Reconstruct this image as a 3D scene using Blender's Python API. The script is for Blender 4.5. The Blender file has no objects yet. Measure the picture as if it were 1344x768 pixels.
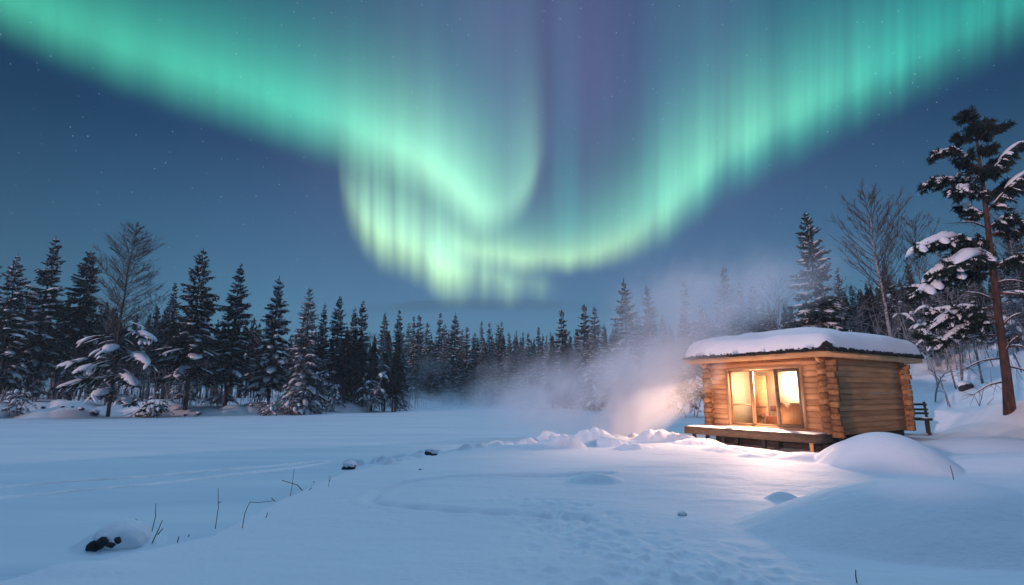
import bpy, math, random
import numpy as np
from mathutils import Vector

R = math.radians
sc = bpy.context.scene
COL = sc.collection

# ------------------------------------------------------------------ camera
CAM_H, F_PX, PITCH = 1.9, 700.0, math.atan(132 / 700)
cs, sn = math.cos(PITCH), math.sin(PITCH)
cam = bpy.data.cameras.new('camera')
cam.sensor_width = 36.0
cam.lens = 36.0 * F_PX / 1344
cam.clip_start, cam.clip_end = 0.1, 9000
cam_o = bpy.data.objects.new('camera', cam)
COL.objects.link(cam_o)
cam_o.location = (0, 0, CAM_H)
cam_o.rotation_euler = (R(90) + PITCH, 0, 0)
sc.camera = cam_o

sc.view_settings.view_transform = 'Standard'
sc.view_settings.look = 'None'
sc.view_settings.gamma = 1
sc.view_settings.use_curve_mapping = False
sc.view_settings.exposure = 0.0
sc.render.engine = 'CYCLES'
cy = sc.cycles
cy.use_denoising = True
try:
    cy.denoiser = 'OPENIMAGEDENOISE'
except Exception:
    pass
cy.max_bounces = 6
cy.diffuse_bounces = 3
cy.glossy_bounces = 2
cy.transmission_bounces = 3
cy.transparent_max_bounces = 10
cy.volume_bounces = 3
cy.volume_step_rate = 2.0
cy.volume_max_steps = 96
cy.sample_clamp_indirect = 4.0
cy.caustics_reflective = False
cy.caustics_refractive = False

# ------------------------------------------------------------------ node helper
class S:
    """a shader socket with arithmetic"""
    def __init__(s, nt, sock): s.nt, s.k = nt, sock
    def _m(s, op, *a, clamp=False):
        n = s.nt.nodes.new('ShaderNodeMath'); n.operation = op; n.use_clamp = clamp
        for i, v in enumerate((s,) + a):
            if isinstance(v, S): s.nt.links.new(v.k, n.inputs[i])
            else: n.inputs[i].default_value = float(v)
        return S(s.nt, n.outputs[0])
    def __add__(s, o): return s._m('ADD', o)
    __radd__ = __add__
    def __mul__(s, o): return s._m('MULTIPLY', o)
    __rmul__ = __mul__
    def __sub__(s, o): return s._m('SUBTRACT', o)
    def __rsub__(s, o): return (s * -1.0) + o
    def __truediv__(s, o): return s._m('DIVIDE', o)
    def max(s, o): return s._m('MAXIMUM', o)
    def min(s, o): return s._m('MINIMUM', o)
    def clamp(s): return s._m('ADD', 0.0, clamp=True)
    def pow(s, o): return s._m('POWER', o)
    def abs(s): return s._m('ABSOLUTE')
    def exp(s): return s._m('EXPONENT')
    def smooth(s, a, b):
        n = s.nt.nodes.new('ShaderNodeMapRange'); n.interpolation_type = 'SMOOTHSTEP'
        s.nt.links.new(s.k, n.inputs['Value'])
        for nm, v in (('From Min', a), ('From Max', b)):
            if isinstance(v, S): s.nt.links.new(v.k, n.inputs[nm])
            else: n.inputs[nm].default_value = v
        return S(s.nt, n.outputs[0])
    def curve(s, pts, lo, hi, vlo, vhi):
        """piecewise smooth function of this socket"""
        n = s.nt.nodes.new('ShaderNodeFloatCurve')
        t = (s - lo) * (1.0 / (hi - lo))
        s.nt.links.new(t.k, n.inputs['Value'])
        c = n.mapping.curves[0]
        q = [((x - lo) / (hi - lo), (y - vlo) / (vhi - vlo)) for x, y in pts]
        while len(c.points) < len(q): c.points.new(0.5, 0.5)
        for p, (x, y) in zip(c.points, q):
            p.location = (x, y); p.handle_type = 'AUTO_CLAMPED'
        n.mapping.extend = 'HORIZONTAL'; n.mapping.update()
        return S(s.nt, n.outputs[0]) * (vhi - vlo) + vlo

def new(nt, kind, **kw):
    n = nt.nodes.new(kind)
    for k, v in kw.items(): setattr(n, k, v)
    return n

def setin(nt, n, **kw):
    for k, v in kw.items():
        k = k.replace('_', ' ')
        i = n.inputs[k]
        if isinstance(v, S): nt.links.new(v.k, i)
        elif hasattr(v, 'is_output'): nt.links.new(v, i)
        else: i.default_value = v
    return n

# ------------------------------------------------------------------ sky
world = bpy.data.worlds.new('World'); sc.world = world
world.use_nodes = True
wt = world.node_tree; wt.nodes.clear()
SUN_EL, SUN_AZ = R(7.0), R(-135)          # azimuth from +Y towards +X: low, from the left and a little behind

def build_sky():
    nt = wt
    tc = new(nt, 'ShaderNodeTexCoord')
    nrm = new(nt, 'ShaderNodeVectorMath', operation='NORMALIZE'); nt.links.new(tc.outputs['Generated'], nrm.inputs[0])
    sep = new(nt, 'ShaderNodeSeparateXYZ'); nt.links.new(nrm.outputs[0], sep.inputs[0])
    x, y, z = (S(nt, sep.outputs[i]) for i in range(3))
    q = y * cs + z * sn                       # along the display's own axis in the sky
    A = x / q.max(0.08)
    B = (z * cs - y * sn) / q.max(0.08)
    front = q.smooth(0.10, 0.40)
    def AX(px): return (px - 672) / 700
    def BY(py): return (384 - py) / 700
    LO, HI = -1.4, 1.4
    def fx(pts, vlo, vhi, conv=lambda v: v):
        return A.curve([(AX(a), conv(b)) for a, b in pts], LO, HI, vlo, vhi)
    def noise(sx, sy, detail, rough=0.5, off=0.0, dim='2D'):
        cb = new(nt, 'ShaderNodeCombineXYZ')
        nt.links.new((A * sx + off).k, cb.inputs[0]); nt.links.new((B * sy).k, cb.inputs[1])
        n = new(nt, 'ShaderNodeTexNoise', noise_dimensions=dim)
        nt.links.new(cb.outputs[0], n.inputs['Vector'])
        n.inputs['Scale'].default_value = 1; n.inputs['Detail'].default_value = detail
        n.inputs['Roughness'].default_value = rough
        return S(nt, n.outputs[0])
    def rgb(c): 
        n = new(nt, 'ShaderNodeRGB'); n.outputs[0].default_value = (*c, 1); return n.outputs[0]
    def scale_col(c, f):
        n = new(nt, 'ShaderNodeVectorMath', operation='SCALE')
        if isinstance(c, tuple): n.inputs[0].default_value = c
        else: nt.links.new(c, n.inputs[0])
        nt.links.new(f.k, n.inputs['Scale']); return n.outputs[0]
    def addc(a, b):
        n = new(nt, 'ShaderNodeVectorMath', operation='ADD'); nt.links.new(a, n.inputs[0]); nt.links.new(b, n.inputs[1]); return n.outputs[0]
    def mixc(f, a, b):
        n = new(nt, 'ShaderNodeMix', data_type='RGBA'); nt.links.new(f.k, n.inputs[0])
        for v, i in ((a, 6), (b, 7)):
            if isinstance(v, tuple): n.inputs[i].default_value = (*v, 1)
            else: nt.links.new(v, n.inputs[i])
        return n.outputs[2]
    # night gradient: pale blue over the horizon, navy above
    el = new(nt, 'ShaderNodeValToRGB'); nt.links.new(z.k, el.inputs[0])
    ramp = el.color_ramp
    stops = [(0.0, (.078, .212, .320)), (.14, (.060, .178, .300)), (.26, (.037, .119, .228)),
             (.40, (.012, .058, .138)), (.75, (.008, .042, .112))]
    while len(ramp.elements) < len(stops): ramp.elements.new(0.5)
    for e, (p, c) in zip(ramp.elements, stops): e.position, e.color = p, (*c, 1)
    col = scale_col(el.outputs[0], (A.smooth(-1.05, -.35) * .30 + .70) * (A.smooth(1.05, .45) * .22 + .78) * 1.08)
    # physical twilight sky adds its own dim glow
    sky = new(nt, 'ShaderNodeTexSky', sky_type='NISHITA'); sky.sun_disc = False
    sky.sun_elevation = SUN_EL; sky.sun_rotation = SUN_AZ
    # added glow in the unseen sky, high overhead and faint behind, lighting the snow
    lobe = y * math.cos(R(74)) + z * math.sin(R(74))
    sky_fill = lobe.smooth(.868, .985) * 5.7 + q.smooth(0.3, -0.5) * z.smooth(-0.05, 0.3) * .04
    col = addc(col, scale_col((.315, .50, .755), sky_fill * SKY_FILL))
    # ---- thin cloud low over the far wood
    cl = noise(5.0, 60, 3, .55)
    cc = fx([(420, 412), (500, 402), (620, 394), (720, 396), (860, 405)], -.2, .2, BY)
    cm = fx([(400, 0), (500, .45), (600, 1), (700, .8), (760, .3), (860, .0)], 0, 1)
    sgn = B - cc + (cl - .5) * .02
    low = sgn.smooth(-.028, -.004) * sgn.smooth(.006, .0)
    col = mixc(low * cm * .8, col, (.050, .135, .225))
    # ---- aurora
    fine = noise(60, 0.8, 2, .5)
    mid = noise(21, 0.55, 3, .5, 3.1)
    wide = noise(7, 1.6, 2, .5, 7.7)
    mid2 = noise(15, .9, 2, .5, 5.4)
    def curtain(edge, inten, length, soft, rayk, wob, lowc, midc, highc, tail=.25, taillen=.30, hi_at=.20, mid=mid):
        e = fx(edge, -1.0, 1.2, BY)
        i = fx(inten, 0, 1.6)
        l = fx(length, 0, .5, lambda v: v / 700)
        so = fx(soft, 0, .4, lambda v: v / 700)
        s = B - e + (mid - .5) * wob
        rise = s.smooth(so * -.35, so)
        sp = (s - so * .6).max(0.0)
        body = (sp / l * -1.0).exp() * ((tail * -1.0) + 1.0) + (sp * (-1.0 / taillen)).exp() * tail
        rays = ((mid - .5) * 5.5 * rayk + (fine - .5) * 1.5 * rayk + 1.0).max(0.06)
        v = rise * body * i * rays * front
        t1 = s.smooth(0.0, .10)
        t2 = s.smooth(.06, hi_at + .16)
        c = mixc(t2, mixc(t1, lowc, midc), highc)
        return scale_col(c, v)
    YEL, MINT, GRN, TEAL = (.48, .78, .28), (.37, .76, .42), (.11, .66, .38), (.012, .30, .22)
    # left band running down into the fold
    col = addc(col, curtain(
        [(-260, -60), (-100, 0), (0, 42), (100, 86), (200, 124), (300, 158), (400, 192), (470, 214), (530, 236), (570, 258), (605, 286),
         (635, 304), (660, 300), (682, 284), (700, 258), (714, 226), (740, 190)],
        [(-260, .5), (0, .78), (150, .82), (300, .94), (430, 1.06), (540, 1.18), (590, 1.3), (625, 1.16), (648, .82), (664, .62), (690, .56), (702, .40), (714, .10), (730, 0), (900, 0)],
        [(-200, 75), (200, 68), (400, 60), (520, 54), (580, 62), (640, 92), (700, 110)],
        [(-200, 70), (200, 75), (400, 78), (520, 62), (600, 56), (660, 40), (705, 46)], .05, .010,
        mixc(A.smooth(AX(380), AX(580)), (.10, .71, .39), MINT), mixc(A.smooth(AX(380), AX(580)), (.085, .67, .38), (.27, .72, .42)), TEAL, fx([(300, .34), (480, .30), (600, .20), (700, .10)], 0, 1), .30))
    # hanging curtain under the fold
    col = addc(col, curtain(
        [(330, 100), (436, 235), (450, 285), (472, 318), (500, 342), (540, 360), (580, 380), (620, 392), (680, 392), (724, 393), (800, 394)],
        [(300, 0), (438, 0), (452, .55), (476, .95), (510, 1.28), (560, 1.34), (610, 1.15), (650, .60), (690, .34), (715, .20), (745, 0), (900, 0)],
        [(400, 66), (480, 62), (540, 62), (600, 56), (700, 22)],
        [(400, 40), (470, 60), (540, 62), (620, 52), (700, 30)], .46, .055,
        YEL, MINT, GRN, .07, .15, mid=mid2))
    # right sweep
    col = addc(col, curtain(
        [(480, 240), (560, 322), (610, 342), (660, 351), (710, 356), (760, 354), (820, 340), (870, 315), (910, 284), (950, 254), (1010, 220), (1100, 174), (1200, 124), (1344, 54), (1500, -30)],
        [(400, 0), (550, 0), (600, .40), (660, .76), (720, .86), (790, .84), (840, .82), (880, .92), (940, .90), (1000, .84), (1090, .86), (1180, .72), (1280, .62), (1450, .5)],
        [(560, 26), (700, 30), (800, 44), (846, 66), (880, 92), (940, 86), (1000, 70), (1150, 66), (1400, 70)],
        [(560, 26), (760, 28), (840, 44), (920, 62), (1050, 78), (1400, 80)], .17, .022,
        mixc(A.smooth(AX(790), AX(960)), YEL, (.06, .50, .30)), mixc(A.smooth(AX(860), AX(1250)), (.24, .80, .41), (.045, .62, .39)), TEAL, fx([(700, .06), (840, .14), (890, .32), (960, .38)], 0, 1), .30))
    # faint tall rays between the two arms
    col = addc(col, curtain(
        [(500, 230), (700, 285), (745, 330), (850, 330), (930, 260), (1100, 160), (1400, 20)],
        [(400, 0), (520, .08), (600, .22), (690, .22), (704, .05), (720, .06), (736, .36), (758, .30), (774, .08), (800, .10), (838, .13), (850, .40), (880, .34), (910, .34), (940, .30), (1000, .24), (1100, .26), (1200, .3), (1400, .2)],
        [(400, 200), (1400, 200)], [(400, 120), (1400, 120)], .12, .02,
        (.03, .28, .22), (.025, .25, .22), (.02, .18, .20), .3, .5))
    # violet veil high above the fold
    dx = (A - AX(715)) / .42; dy = (B - BY(90)) / .40
    veil = ((dx * dx + dy * dy) * -1.0).exp() * (wide * .7 + .65) * front
    col = addc(col, scale_col((.078, .050, .102), veil))
    # ---- stars
    vo = new(nt, 'ShaderNodeTexVoronoi', feature='F1'); nt.links.new(nrm.outputs[0], vo.inputs['Vector'])
    vo.inputs['Scale'].default_value = 150
    d = S(nt, vo.outputs['Distance'])
    cr = new(nt, 'ShaderNodeSeparateColor'); nt.links.new(vo.outputs['Color'], cr.inputs[0])
    pick = S(nt, cr.outputs[0]).smooth(.70, 1.0).pow(3.5)
    star = d.smooth(.20, .04) * pick * z.smooth(.10, .35)
    col = addc(col, scale_col((.42, .55, .66), star * .45))
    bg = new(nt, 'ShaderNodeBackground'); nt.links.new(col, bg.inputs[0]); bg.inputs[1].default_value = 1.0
    bg2 = new(nt, 'ShaderNodeBackground'); nt.links.new(sky.outputs[0], bg2.inputs[0]); bg2.inputs[1].default_value = 0.002
    ad = new(nt, 'ShaderNodeAddShader'); nt.links.new(bg.outputs[0], ad.inputs[0]); nt.links.new(bg2.outputs[0], ad.inputs[1])
    out = new(nt, 'ShaderNodeOutputWorld'); nt.links.new(ad.outputs[0], out.inputs[0])
SKY_FILL = 0.66
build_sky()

sun = bpy.data.lights.new('low_sun', 'SUN')
sun.energy, sun.angle, sun.color = 1.9, R(2.0), (1.0, .66, .66)
sun_o = bpy.data.objects.new('low_sun', sun); COL.objects.link(sun_o)
sd = Vector((math.sin(SUN_AZ) * math.cos(SUN_EL), math.cos(SUN_AZ) * math.cos(SUN_EL), math.sin(SUN_EL)))
sun_o.rotation_euler = (-sd).to_track_quat('-Z', 'Y').to_euler()
sun_o.location = (-30, -10, 20)

# ------------------------------------------------------------------ object helpers
def link(o, parent=None):
    COL.objects.link(o)
    if parent: o.parent = parent
    return o

def tag(o, label=None, cat=None, group=None, kind=None):
    if label: o['label'] = label
    if cat: o['category'] = cat
    if group: o['group'] = group
    if kind: o['kind'] = kind
    return o

def empty(name, loc, label, cat, group=None, rz=0.0):
    o = bpy.data.objects.new(name, None); o.location = loc; o.rotation_euler = (0, 0, rz)
    o.empty_display_size = .3
    return tag(link(o), label, cat, group)

class MB:
    """collects vertices and faces for ONE mesh object"""
    def __init__(s): s.v, s.q, s.t, s.n = [], [], [], 0
    def add(s, v, quads=None, tris=None):
        v = np.asarray(v, float).reshape(-1, 3)
        if quads is not None and len(quads): s.q.append(np.asarray(quads, int) + s.n)
        if tris is not None and len(tris): s.t.append(np.asarray(tris, int) + s.n)
        s.v.append(v); s.n += len(v)
    def box(s, lo, hi, fn=None):
        x0, y0, z0 = lo; x1, y1, z1 = hi
        v = np.array([(x0, y0, z0), (x1, y0, z0), (x1, y1, z0), (x0, y1, z0), (x0, y0, z1), (x1, y0, z1), (x1, y1, z1), (x0, y1, z1)], float)
        if fn is not None: v = fn(v)
        s.add(v, [(0, 3, 2, 1), (4, 5, 6, 7), (0, 1, 5, 4), (1, 2, 6, 5), (2, 3, 7, 6), (3, 0, 4, 7)])
    def tube(s, pts, rad, k=6, cap=True):
        pts = np.asarray(pts, float); n = len(pts)
        rad = np.broadcast_to(np.asarray(rad, float), (n,))
        d = np.gradient(pts, axis=0); d /= np.linalg.norm(d, axis=1, keepdims=True) + 1e-9
        ref = np.array([0, 0, 1.0]) if abs(d[0, 2]) < .9 else np.array([1.0, 0, 0])
        a = np.cross(d, ref); a /= np.linalg.norm(a, axis=1, keepdims=True) + 1e-9
        b = np.cross(a, d)
        th = np.arange(k) * 2 * math.pi / k
        v = pts[:, None] + rad[:, None, None] * (np.cos(th)[None, :, None] * a[:, None] + np.sin(th)[None, :, None] * b[:, None])
        i = np.arange(n - 1)[:, None] * k; j = np.arange(k)[None]; j2 = (j + 1) % k
        q = np.stack([i + j, i + j2, i + k + j2, i + k + j], -1).reshape(-1, 4)
        vv = v.reshape(-1, 3)
        if cap:
            vv = np.vstack([vv, pts[0], pts[-1]]); c0, c1 = n * k, n * k + 1
            jj = np.arange(k); t = np.vstack([np.stack([np.full(k, c0), (jj + 1) % k, jj], -1),
                                              np.stack([np.full(k, c1), (n - 1) * k + jj, (n - 1) * k + (jj + 1) % k], -1)])
            s.add(vv, q, t)
        else: s.add(vv, q)
    def pillow(s, pts, w, h, rng, k=8, up=.22):
        """snow lying along a line of points: broad, flat-bottomed, lumpy"""
        pts = np.asarray(pts, float); n = len(pts)
        d = np.gradient(pts, axis=0); d[:, 2] *= .3; d /= np.linalg.norm(d, axis=1, keepdims=True) + 1e-9
        side = np.cross(d, [0, 0, 1.0]); side /= np.linalg.norm(side, axis=1, keepdims=True) + 1e-9
        th = np.arange(k) * 2 * math.pi / k
        t = np.linspace(0, 1, n); env = np.sqrt(np.clip(1 - (2 * t - 1) ** 2, 0, 1)) * .88 + .12 * 0
        env = np.maximum(env, .04)
        j = 1 + .42 * (rng.random((n, k)) - .5)
        ww = (w * env)[:, None] * np.cos(th) * j
        hh = (h * env)[:, None] * np.where(np.sin(th) > 0, np.sin(th), .38 * np.sin(th)) * j
        v = pts[:, None] + side[:, None] * ww[..., None] + np.array([0, 0, 1.0]) * (hh[..., None] + (h * up * env)[:, None, None] * .4)
        i = np.arange(n - 1)[:, None] * k; a = np.arange(k)[None]; a2 = (a + 1) % k
        q = np.stack([i + a, i + a2, i + k + a2, i + k + a], -1).reshape(-1, 4)
        vv = np.vstack([v.reshape(-1, 3), v[0].mean(0), v[-1].mean(0)]); jj = np.arange(k)
        tr = np.vstack([np.stack([np.full(k, n * k), (jj + 1) % k, jj], -1),
                        np.stack([np.full(k, n * k + 1), (n - 1) * k + jj, (n - 1) * k + (jj + 1) % k], -1)])
        s.add(vv, q, tr)
    def kites(s, p0, p1, w, nrm):
        """needle sprays: one kite-shaped blade each; arrays (n,3),(n,3),(n,),(n,3)"""
        n = len(p0); d = p1 - p0
        sd = np.cross(d, nrm); sd /= np.linalg.norm(sd, axis=1, keepdims=True) + 1e-9
        m = p0 + d * .42
        v = np.stack([p0, m + sd * w[:, None] * .5, p1, m - sd * w[:, None] * .5], 1)
        s.add(v, np.arange(n * 4).reshape(n, 4))
    def build(s, name, mat, parent=None, smooth=False):
        me = bpy.data.meshes.new(name)
        v = np.vstack(s.v).astype(np.float32)
        q = np.vstack(s.q) if s.q else np.zeros((0, 4), int); t = np.vstack(s.t) if s.t else np.zeros((0, 3), int)
        me.vertices.add(len(v)); me.vertices.foreach_set('co', v.ravel())
        loops = np.concatenate([q.ravel(), t.ravel()]).astype(np.int32)
        tot = np.concatenate([np.full(len(q), 4), np.full(len(t), 3)]).astype(np.int32)
        st = np.concatenate([[0], np.cumsum(tot)[:-1]]).astype(np.int32)
        me.loops.add(len(loops)); me.loops.foreach_set('vertex_index', loops)
        me.polygons.add(len(tot)); me.polygons.foreach_set('loop_start', st)
        me.polygons.foreach_set('loop_total', tot)
        if smooth: me.polygons.foreach_set('use_smooth', np.ones(len(tot), bool))
        me.update(calc_edges=True); me.validate()
        if mat: me.materials.append(mat)
        return link(bpy.data.objects.new(name, me), parent)

def copy_tree(o, parent=None):
    c = o.copy(); COL.objects.link(c)
    if parent: c.parent = parent
    for ch in list(o.children): copy_tree(ch, c)
    return c

# pixel (of the 1344x768 photograph) and forward distance -> point
def at(px, py, Y):
    t = (384 - py) / F_PX
    z = Y * (t * cs + sn) / (cs - t * sn)
    D = Y * cs + z * sn
    return np.array([(px - 672) / F_PX * D, Y, CAM_H + z])
def ground_at(px, py, zg=0.0):
    lo, hi = 1.0, 400.0
    t = (384 - py) / F_PX; k = (t * cs + sn) / (cs - t * sn)
    Y = (zg - CAM_H) / k
    return at(px, py, Y)

# value noise
_rs = np.random.RandomState(7); _LAT = _rs.rand(512, 512)
def vnoise(x, y):
    xi = np.floor(x).astype(int); yi = np.floor(y).astype(int); fx = x - xi; fy = y - yi
    fx = fx * fx * (3 - 2 * fx); fy = fy * fy * (3 - 2 * fy)
    a = _LAT[xi & 511, yi & 511]; b = _LAT[(xi + 1) & 511, yi & 511]; c = _LAT[xi & 511, (yi + 1) & 511]; d = _LAT[(xi + 1) & 511, (yi + 1) & 511]
    return (a * (1 - fx) + b * fx) * (1 - fy) + (c * (1 - fx) + d * fx) * fy - .5
def fbm(x, y, o=4):
    r = 0; a = 1.0
    for i in range(o):
        r = r + a * vnoise(x + 13.7 * i, y + 5.1 * i); x, y, a = x * 2.03, y * 2.03, a * .5
    return r
def sstep(a, b, x):
    t = np.clip((x - a) / (b - a), 0, 1); return t * t * (3 - 2 * t)

# ------------------------------------------------------------------ materials
def mat(name, col, rough=.8, var=0.0, scale=5.0, col2=None, bump=0.0, bscale=None, stretch=None, spec=.3, coords='Object', detail=4, sheen=None):
    m = bpy.data.materials.new(name); m.use_nodes = True; nt = m.node_tree
    b = nt.nodes['Principled BSDF']
    b.inputs['Base Color'].default_value = (*col, 1); b.inputs['Roughness'].default_value = rough
    b.inputs['Specular IOR Level'].default_value = spec
    if var or col2 or bump:
        tc = new(nt, 'ShaderNodeTexCoord'); mp = new(nt, 'ShaderNodeMapping'); nt.links.new(tc.outputs[coords], mp.inputs[0])
        if stretch: mp.inputs['Scale'].default_value = stretch
        no = new(nt, 'ShaderNodeTexNoise'); nt.links.new(mp.outputs[0], no.inputs[0])
        no.inputs['Scale'].default_value = scale; no.inputs['Detail'].default_value = detail
        if col2 or var:
            c2 = col2 or tuple(max(0, c * (1 - var)) for c in col)
            r = new(nt, 'ShaderNodeValToRGB'); nt.links.new(no.outputs[0], r.inputs[0])
            r.color_ramp.elements[0].position, r.color_ramp.elements[1].position = .35, .65
            r.color_ramp.elements[0].color, r.color_ramp.elements[1].color = (*c2, 1), (*col, 1)
            nt.links.new(r.outputs[0], b.inputs['Base Color'])
        if bump:
            n2 = new(nt, 'ShaderNodeTexNoise'); nt.links.new(mp.outputs[0], n2.inputs[0])
            n2.inputs['Scale'].default_value = bscale or scale; n2.inputs['Detail'].default_value = 5
            bp = new(nt, 'ShaderNodeBump'); bp.inputs['Strength'].default_value = 1; bp.inputs['Distance'].default_value = bump
            nt.links.new(n2.outputs[0], bp.inputs['Height']); nt.links.new(bp.outputs[0], b.inputs['Normal'])
    return m
M = {}
M['snow'] = mat('snow', (.80, .84, .90), .75, bump=.012, bscale=9, scale=9, spec=.25, coords='Object')
def snow_mat():
    m = mat('snow', (.80, .84, .90), .7, spec=.3); nt = m.node_tree; b = nt.nodes['Principled BSDF']
    tc = new(nt, 'ShaderNodeTexCoord'); hs = None
    for sc_, amp, st in ((2.2, .026, (.8, 1.5, 1)), (13, .010, (.8, 1.4, 1)), (70, .0035, (1, 1, 1)), (260, .0012, (1, 1, 1))):
        mp = new(nt, 'ShaderNodeMapping'); mp.inputs['Scale'].default_value = st; mp.inputs['Rotation'].default_value = (0, 0, .25); nt.links.new(tc.outputs['Object'], mp.inputs[0])
        n = new(nt, 'ShaderNodeTexNoise'); nt.links.new(mp.outputs[0], n.inputs[0]); n.inputs['Scale'].default_value = sc_; n.inputs['Detail'].default_value = 3
        h = S(nt, n.outputs[0]) * amp; hs = h if hs is None else hs + h
    bp = new(nt, 'ShaderNodeBump'); bp.inputs['Strength'].default_value = .9; bp.inputs['Distance'].default_value = 1.0
    nt.links.new(hs.k, bp.inputs['Height']); nt.links.new(bp.outputs[0], b.inputs['Normal']); return m
M['snow'] = snow_mat()
M['tree_snow'] = mat('tree_snow', (.80, .83, .89), .8, bump=.03, bscale=7, spec=.2)
M['ice_snow'] = mat('lake_snow', (.72, .81, .87), .70, col2=(.60, .72, .81), scale=.35, stretch=(.35, 2.2, 1), bump=.01, bscale=6, spec=.3)
M['track_snow'] = mat('churned_snow', (.93, .94, .96), .85, bump=.008, bscale=14, spec=.15)
M['needle'] = mat('spruce_needles', (.024, .038, .032), .85, col2=(.010, .018, .017), scale=1.6, spec=.15)
M['frost_needle'] = mat('frosted_needles', (.155, .18, .21), .85, col2=(.035, .05, .05), scale=1.9, spec=.15)
M['bark'] = mat('spruce_bark', (.085, .062, .05), .9, var=.5, scale=6, stretch=(1, 1, .25), bump=.02, spec=.15)
M['pine_bark'] = mat('pine_bark', (.115, .052, .036), .9, col2=(.035, .026, .026), scale=7, stretch=(1, 1, .35), bump=.03, spec=.15)
M['birch_bark'] = mat('birch_bark', (.42, .42, .44), .8, col2=(.12, .11, .11), scale=5, stretch=(1, 1, 1.6), spec=.2)
M['twig'] = mat('bare_twigs', (.095, .075, .07), .9, var=.3, spec=.1)
M['frost_twig'] = mat('frosted_twigs', (.27, .285, .32), .9, var=.35, scale=3, spec=.1)
M['rock'] = mat('dark_rock', (.045, .045, .05), .85, var=.6, scale=4, bump=.03)
M['log'] = mat('log_wood', (.58, .315, .16), .85, spec=.08, col2=(.42, .215, .10), scale=2.2, stretch=(.35, .35, 3.5), bump=.006, bscale=6)
M['log_end'] = mat('log_end_wood', (.43, .225, .105), .8, spec=.1, col2=(.25, .12, .052), scale=9, bump=.01)
M['trim'] = mat('trim_wood', (.72, .38, .17), .6, col2=(.55, .27, .11), scale=3, stretch=(.6, .6, 3))
M['window_wood'] = mat('window_frame_wood', (.42, .25, .13), .5, var=.2, scale=3)
M['deck_wood'] = mat('deck_wood', (.16, .105, .07), .8, var=.45, scale=4, stretch=(1, 1, 4), bump=.006)
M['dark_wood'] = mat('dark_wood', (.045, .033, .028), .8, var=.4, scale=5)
M['roof_edge'] = mat('roofing_felt', (.022, .02, .022), .95, var=.5, scale=12, bump=.03, bscale=20)
M['inner'] = mat('pale_pine_boards', (.74, .64, .50), .6, var=.10, scale=3, stretch=(4, 4, .3))
M['panel'] = mat('amber_panel', (.40, .19, .07), .55, var=.18, scale=2.5, stretch=(6, 6, .4))
M['redwood'] = mat('red_brown_boards', (.23, .085, .04), .6, var=.25, scale=4)
M['metal'] = mat('dark_metal', (.05, .05, .05), .4)
def vary(m, lo, hi):
    nt = m.node_tree; b = nt.nodes['Principled BSDF']; src = b.inputs['Base Color'].links[0].from_socket
    g = new(nt, 'ShaderNodeNewGeometry'); f = S(nt, g.outputs['Random Per Island']) * (hi - lo) + lo
    n = new(nt, 'ShaderNodeVectorMath', operation='SCALE'); nt.links.new(src, n.inputs[0]); nt.links.new(f.k, n.inputs['Scale']); nt.links.new(n.outputs[0], b.inputs['Base Color'])
vary(M['log'], .74, 1.16); vary(M['log_end'], .62, 1.2); vary(M['deck_wood'], .7, 1.25)
def mat_glass():
    m = bpy.data.materials.new('window_glass'); m.use_nodes = True; nt = m.node_tree; nt.nodes.clear()
    tr = new(nt, 'ShaderNodeBsdfTransparent'); tr.inputs[0].default_value = (.97, .98, .97, 1)
    gl = new(nt, 'ShaderNodeBsdfGlossy'); gl.inputs['Roughness'].default_value = .02
    fr = new(nt, 'ShaderNodeLayerWeight'); fr.inputs[0].default_value = .5
    fr_ = S(nt, fr.outputs['Facing']).pow(4.0) * .5 + .03
    mx = new(nt, 'ShaderNodeMixShader'); nt.links.new(fr_.k, mx.inputs[0]); nt.links.new(tr.outputs[0], mx.inputs[1]); nt.links.new(gl.outputs[0], mx.inputs[2])
    o = new(nt, 'ShaderNodeOutputMaterial'); nt.links.new(mx.outputs[0], o.inputs[0]); return m
M['glass'] = mat_glass()
def mat_emit(name, c, s):
    m = bpy.data.materials.new(name); m.use_nodes = True; nt = m.node_tree; nt.nodes.clear()
    e = new(nt, 'ShaderNodeEmission'); e.inputs[0].default_value = (*c, 1); e.inputs[1].default_value = s
    o = new(nt, 'ShaderNodeOutputMaterial'); nt.links.new(e.outputs[0], o.inputs[0]); return m

# ------------------------------------------------------------------ terrain
SHORE = [(-40, -6), (-14, 1.5), (-7.6, 4.9), (-5.3, 6.2), (-4.3, 7.8), (-4.4, 10.2), (-4.3, 13.6), (-3.2, 16.2), (-1.9, 18.2), (.8, 20.6), (3.5, 21.8), (6.2, 22.2),
         (7.0, 24.5), (9.5, 29), (15, 36), (17, 44), (15, 58), (11, 74), (6, 88), (1, 95), (-4, 95), (-8.6, 88), (-10.5, 74), (-12.2, 64), (-15.6, 55), (-19.4, 50.5), (-25, 47.3), (-30.3, 45), (-40, 41.5), (-60, 37), (-85, 33), (-130, 30), (-130, -6)]
def sdist(x, y, poly):
    """signed distance, positive outside the polygon"""
    p = np.array(poly, float); d = np.full(x.shape, 1e9); inside = np.zeros(x.shape, bool)
    for a, b in zip(p, np.roll(p, -1, 0)):
        e = b - a; t = np.clip(((x - a[0]) * e[0] + (y - a[1]) * e[1]) / (e @ e), 0, 1)
        d = np.minimum(d, np.hypot(x - a[0] - t * e[0], y - a[1] - t * e[1]))
        c = ((a[1] <= y) != (b[1] <= y)); xx = a[0] + (y - a[1]) / (b[1] - a[1] + 1e-12) * e[0]
        inside ^= c & (x < xx)
    return np.where(inside, -d, d)
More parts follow.
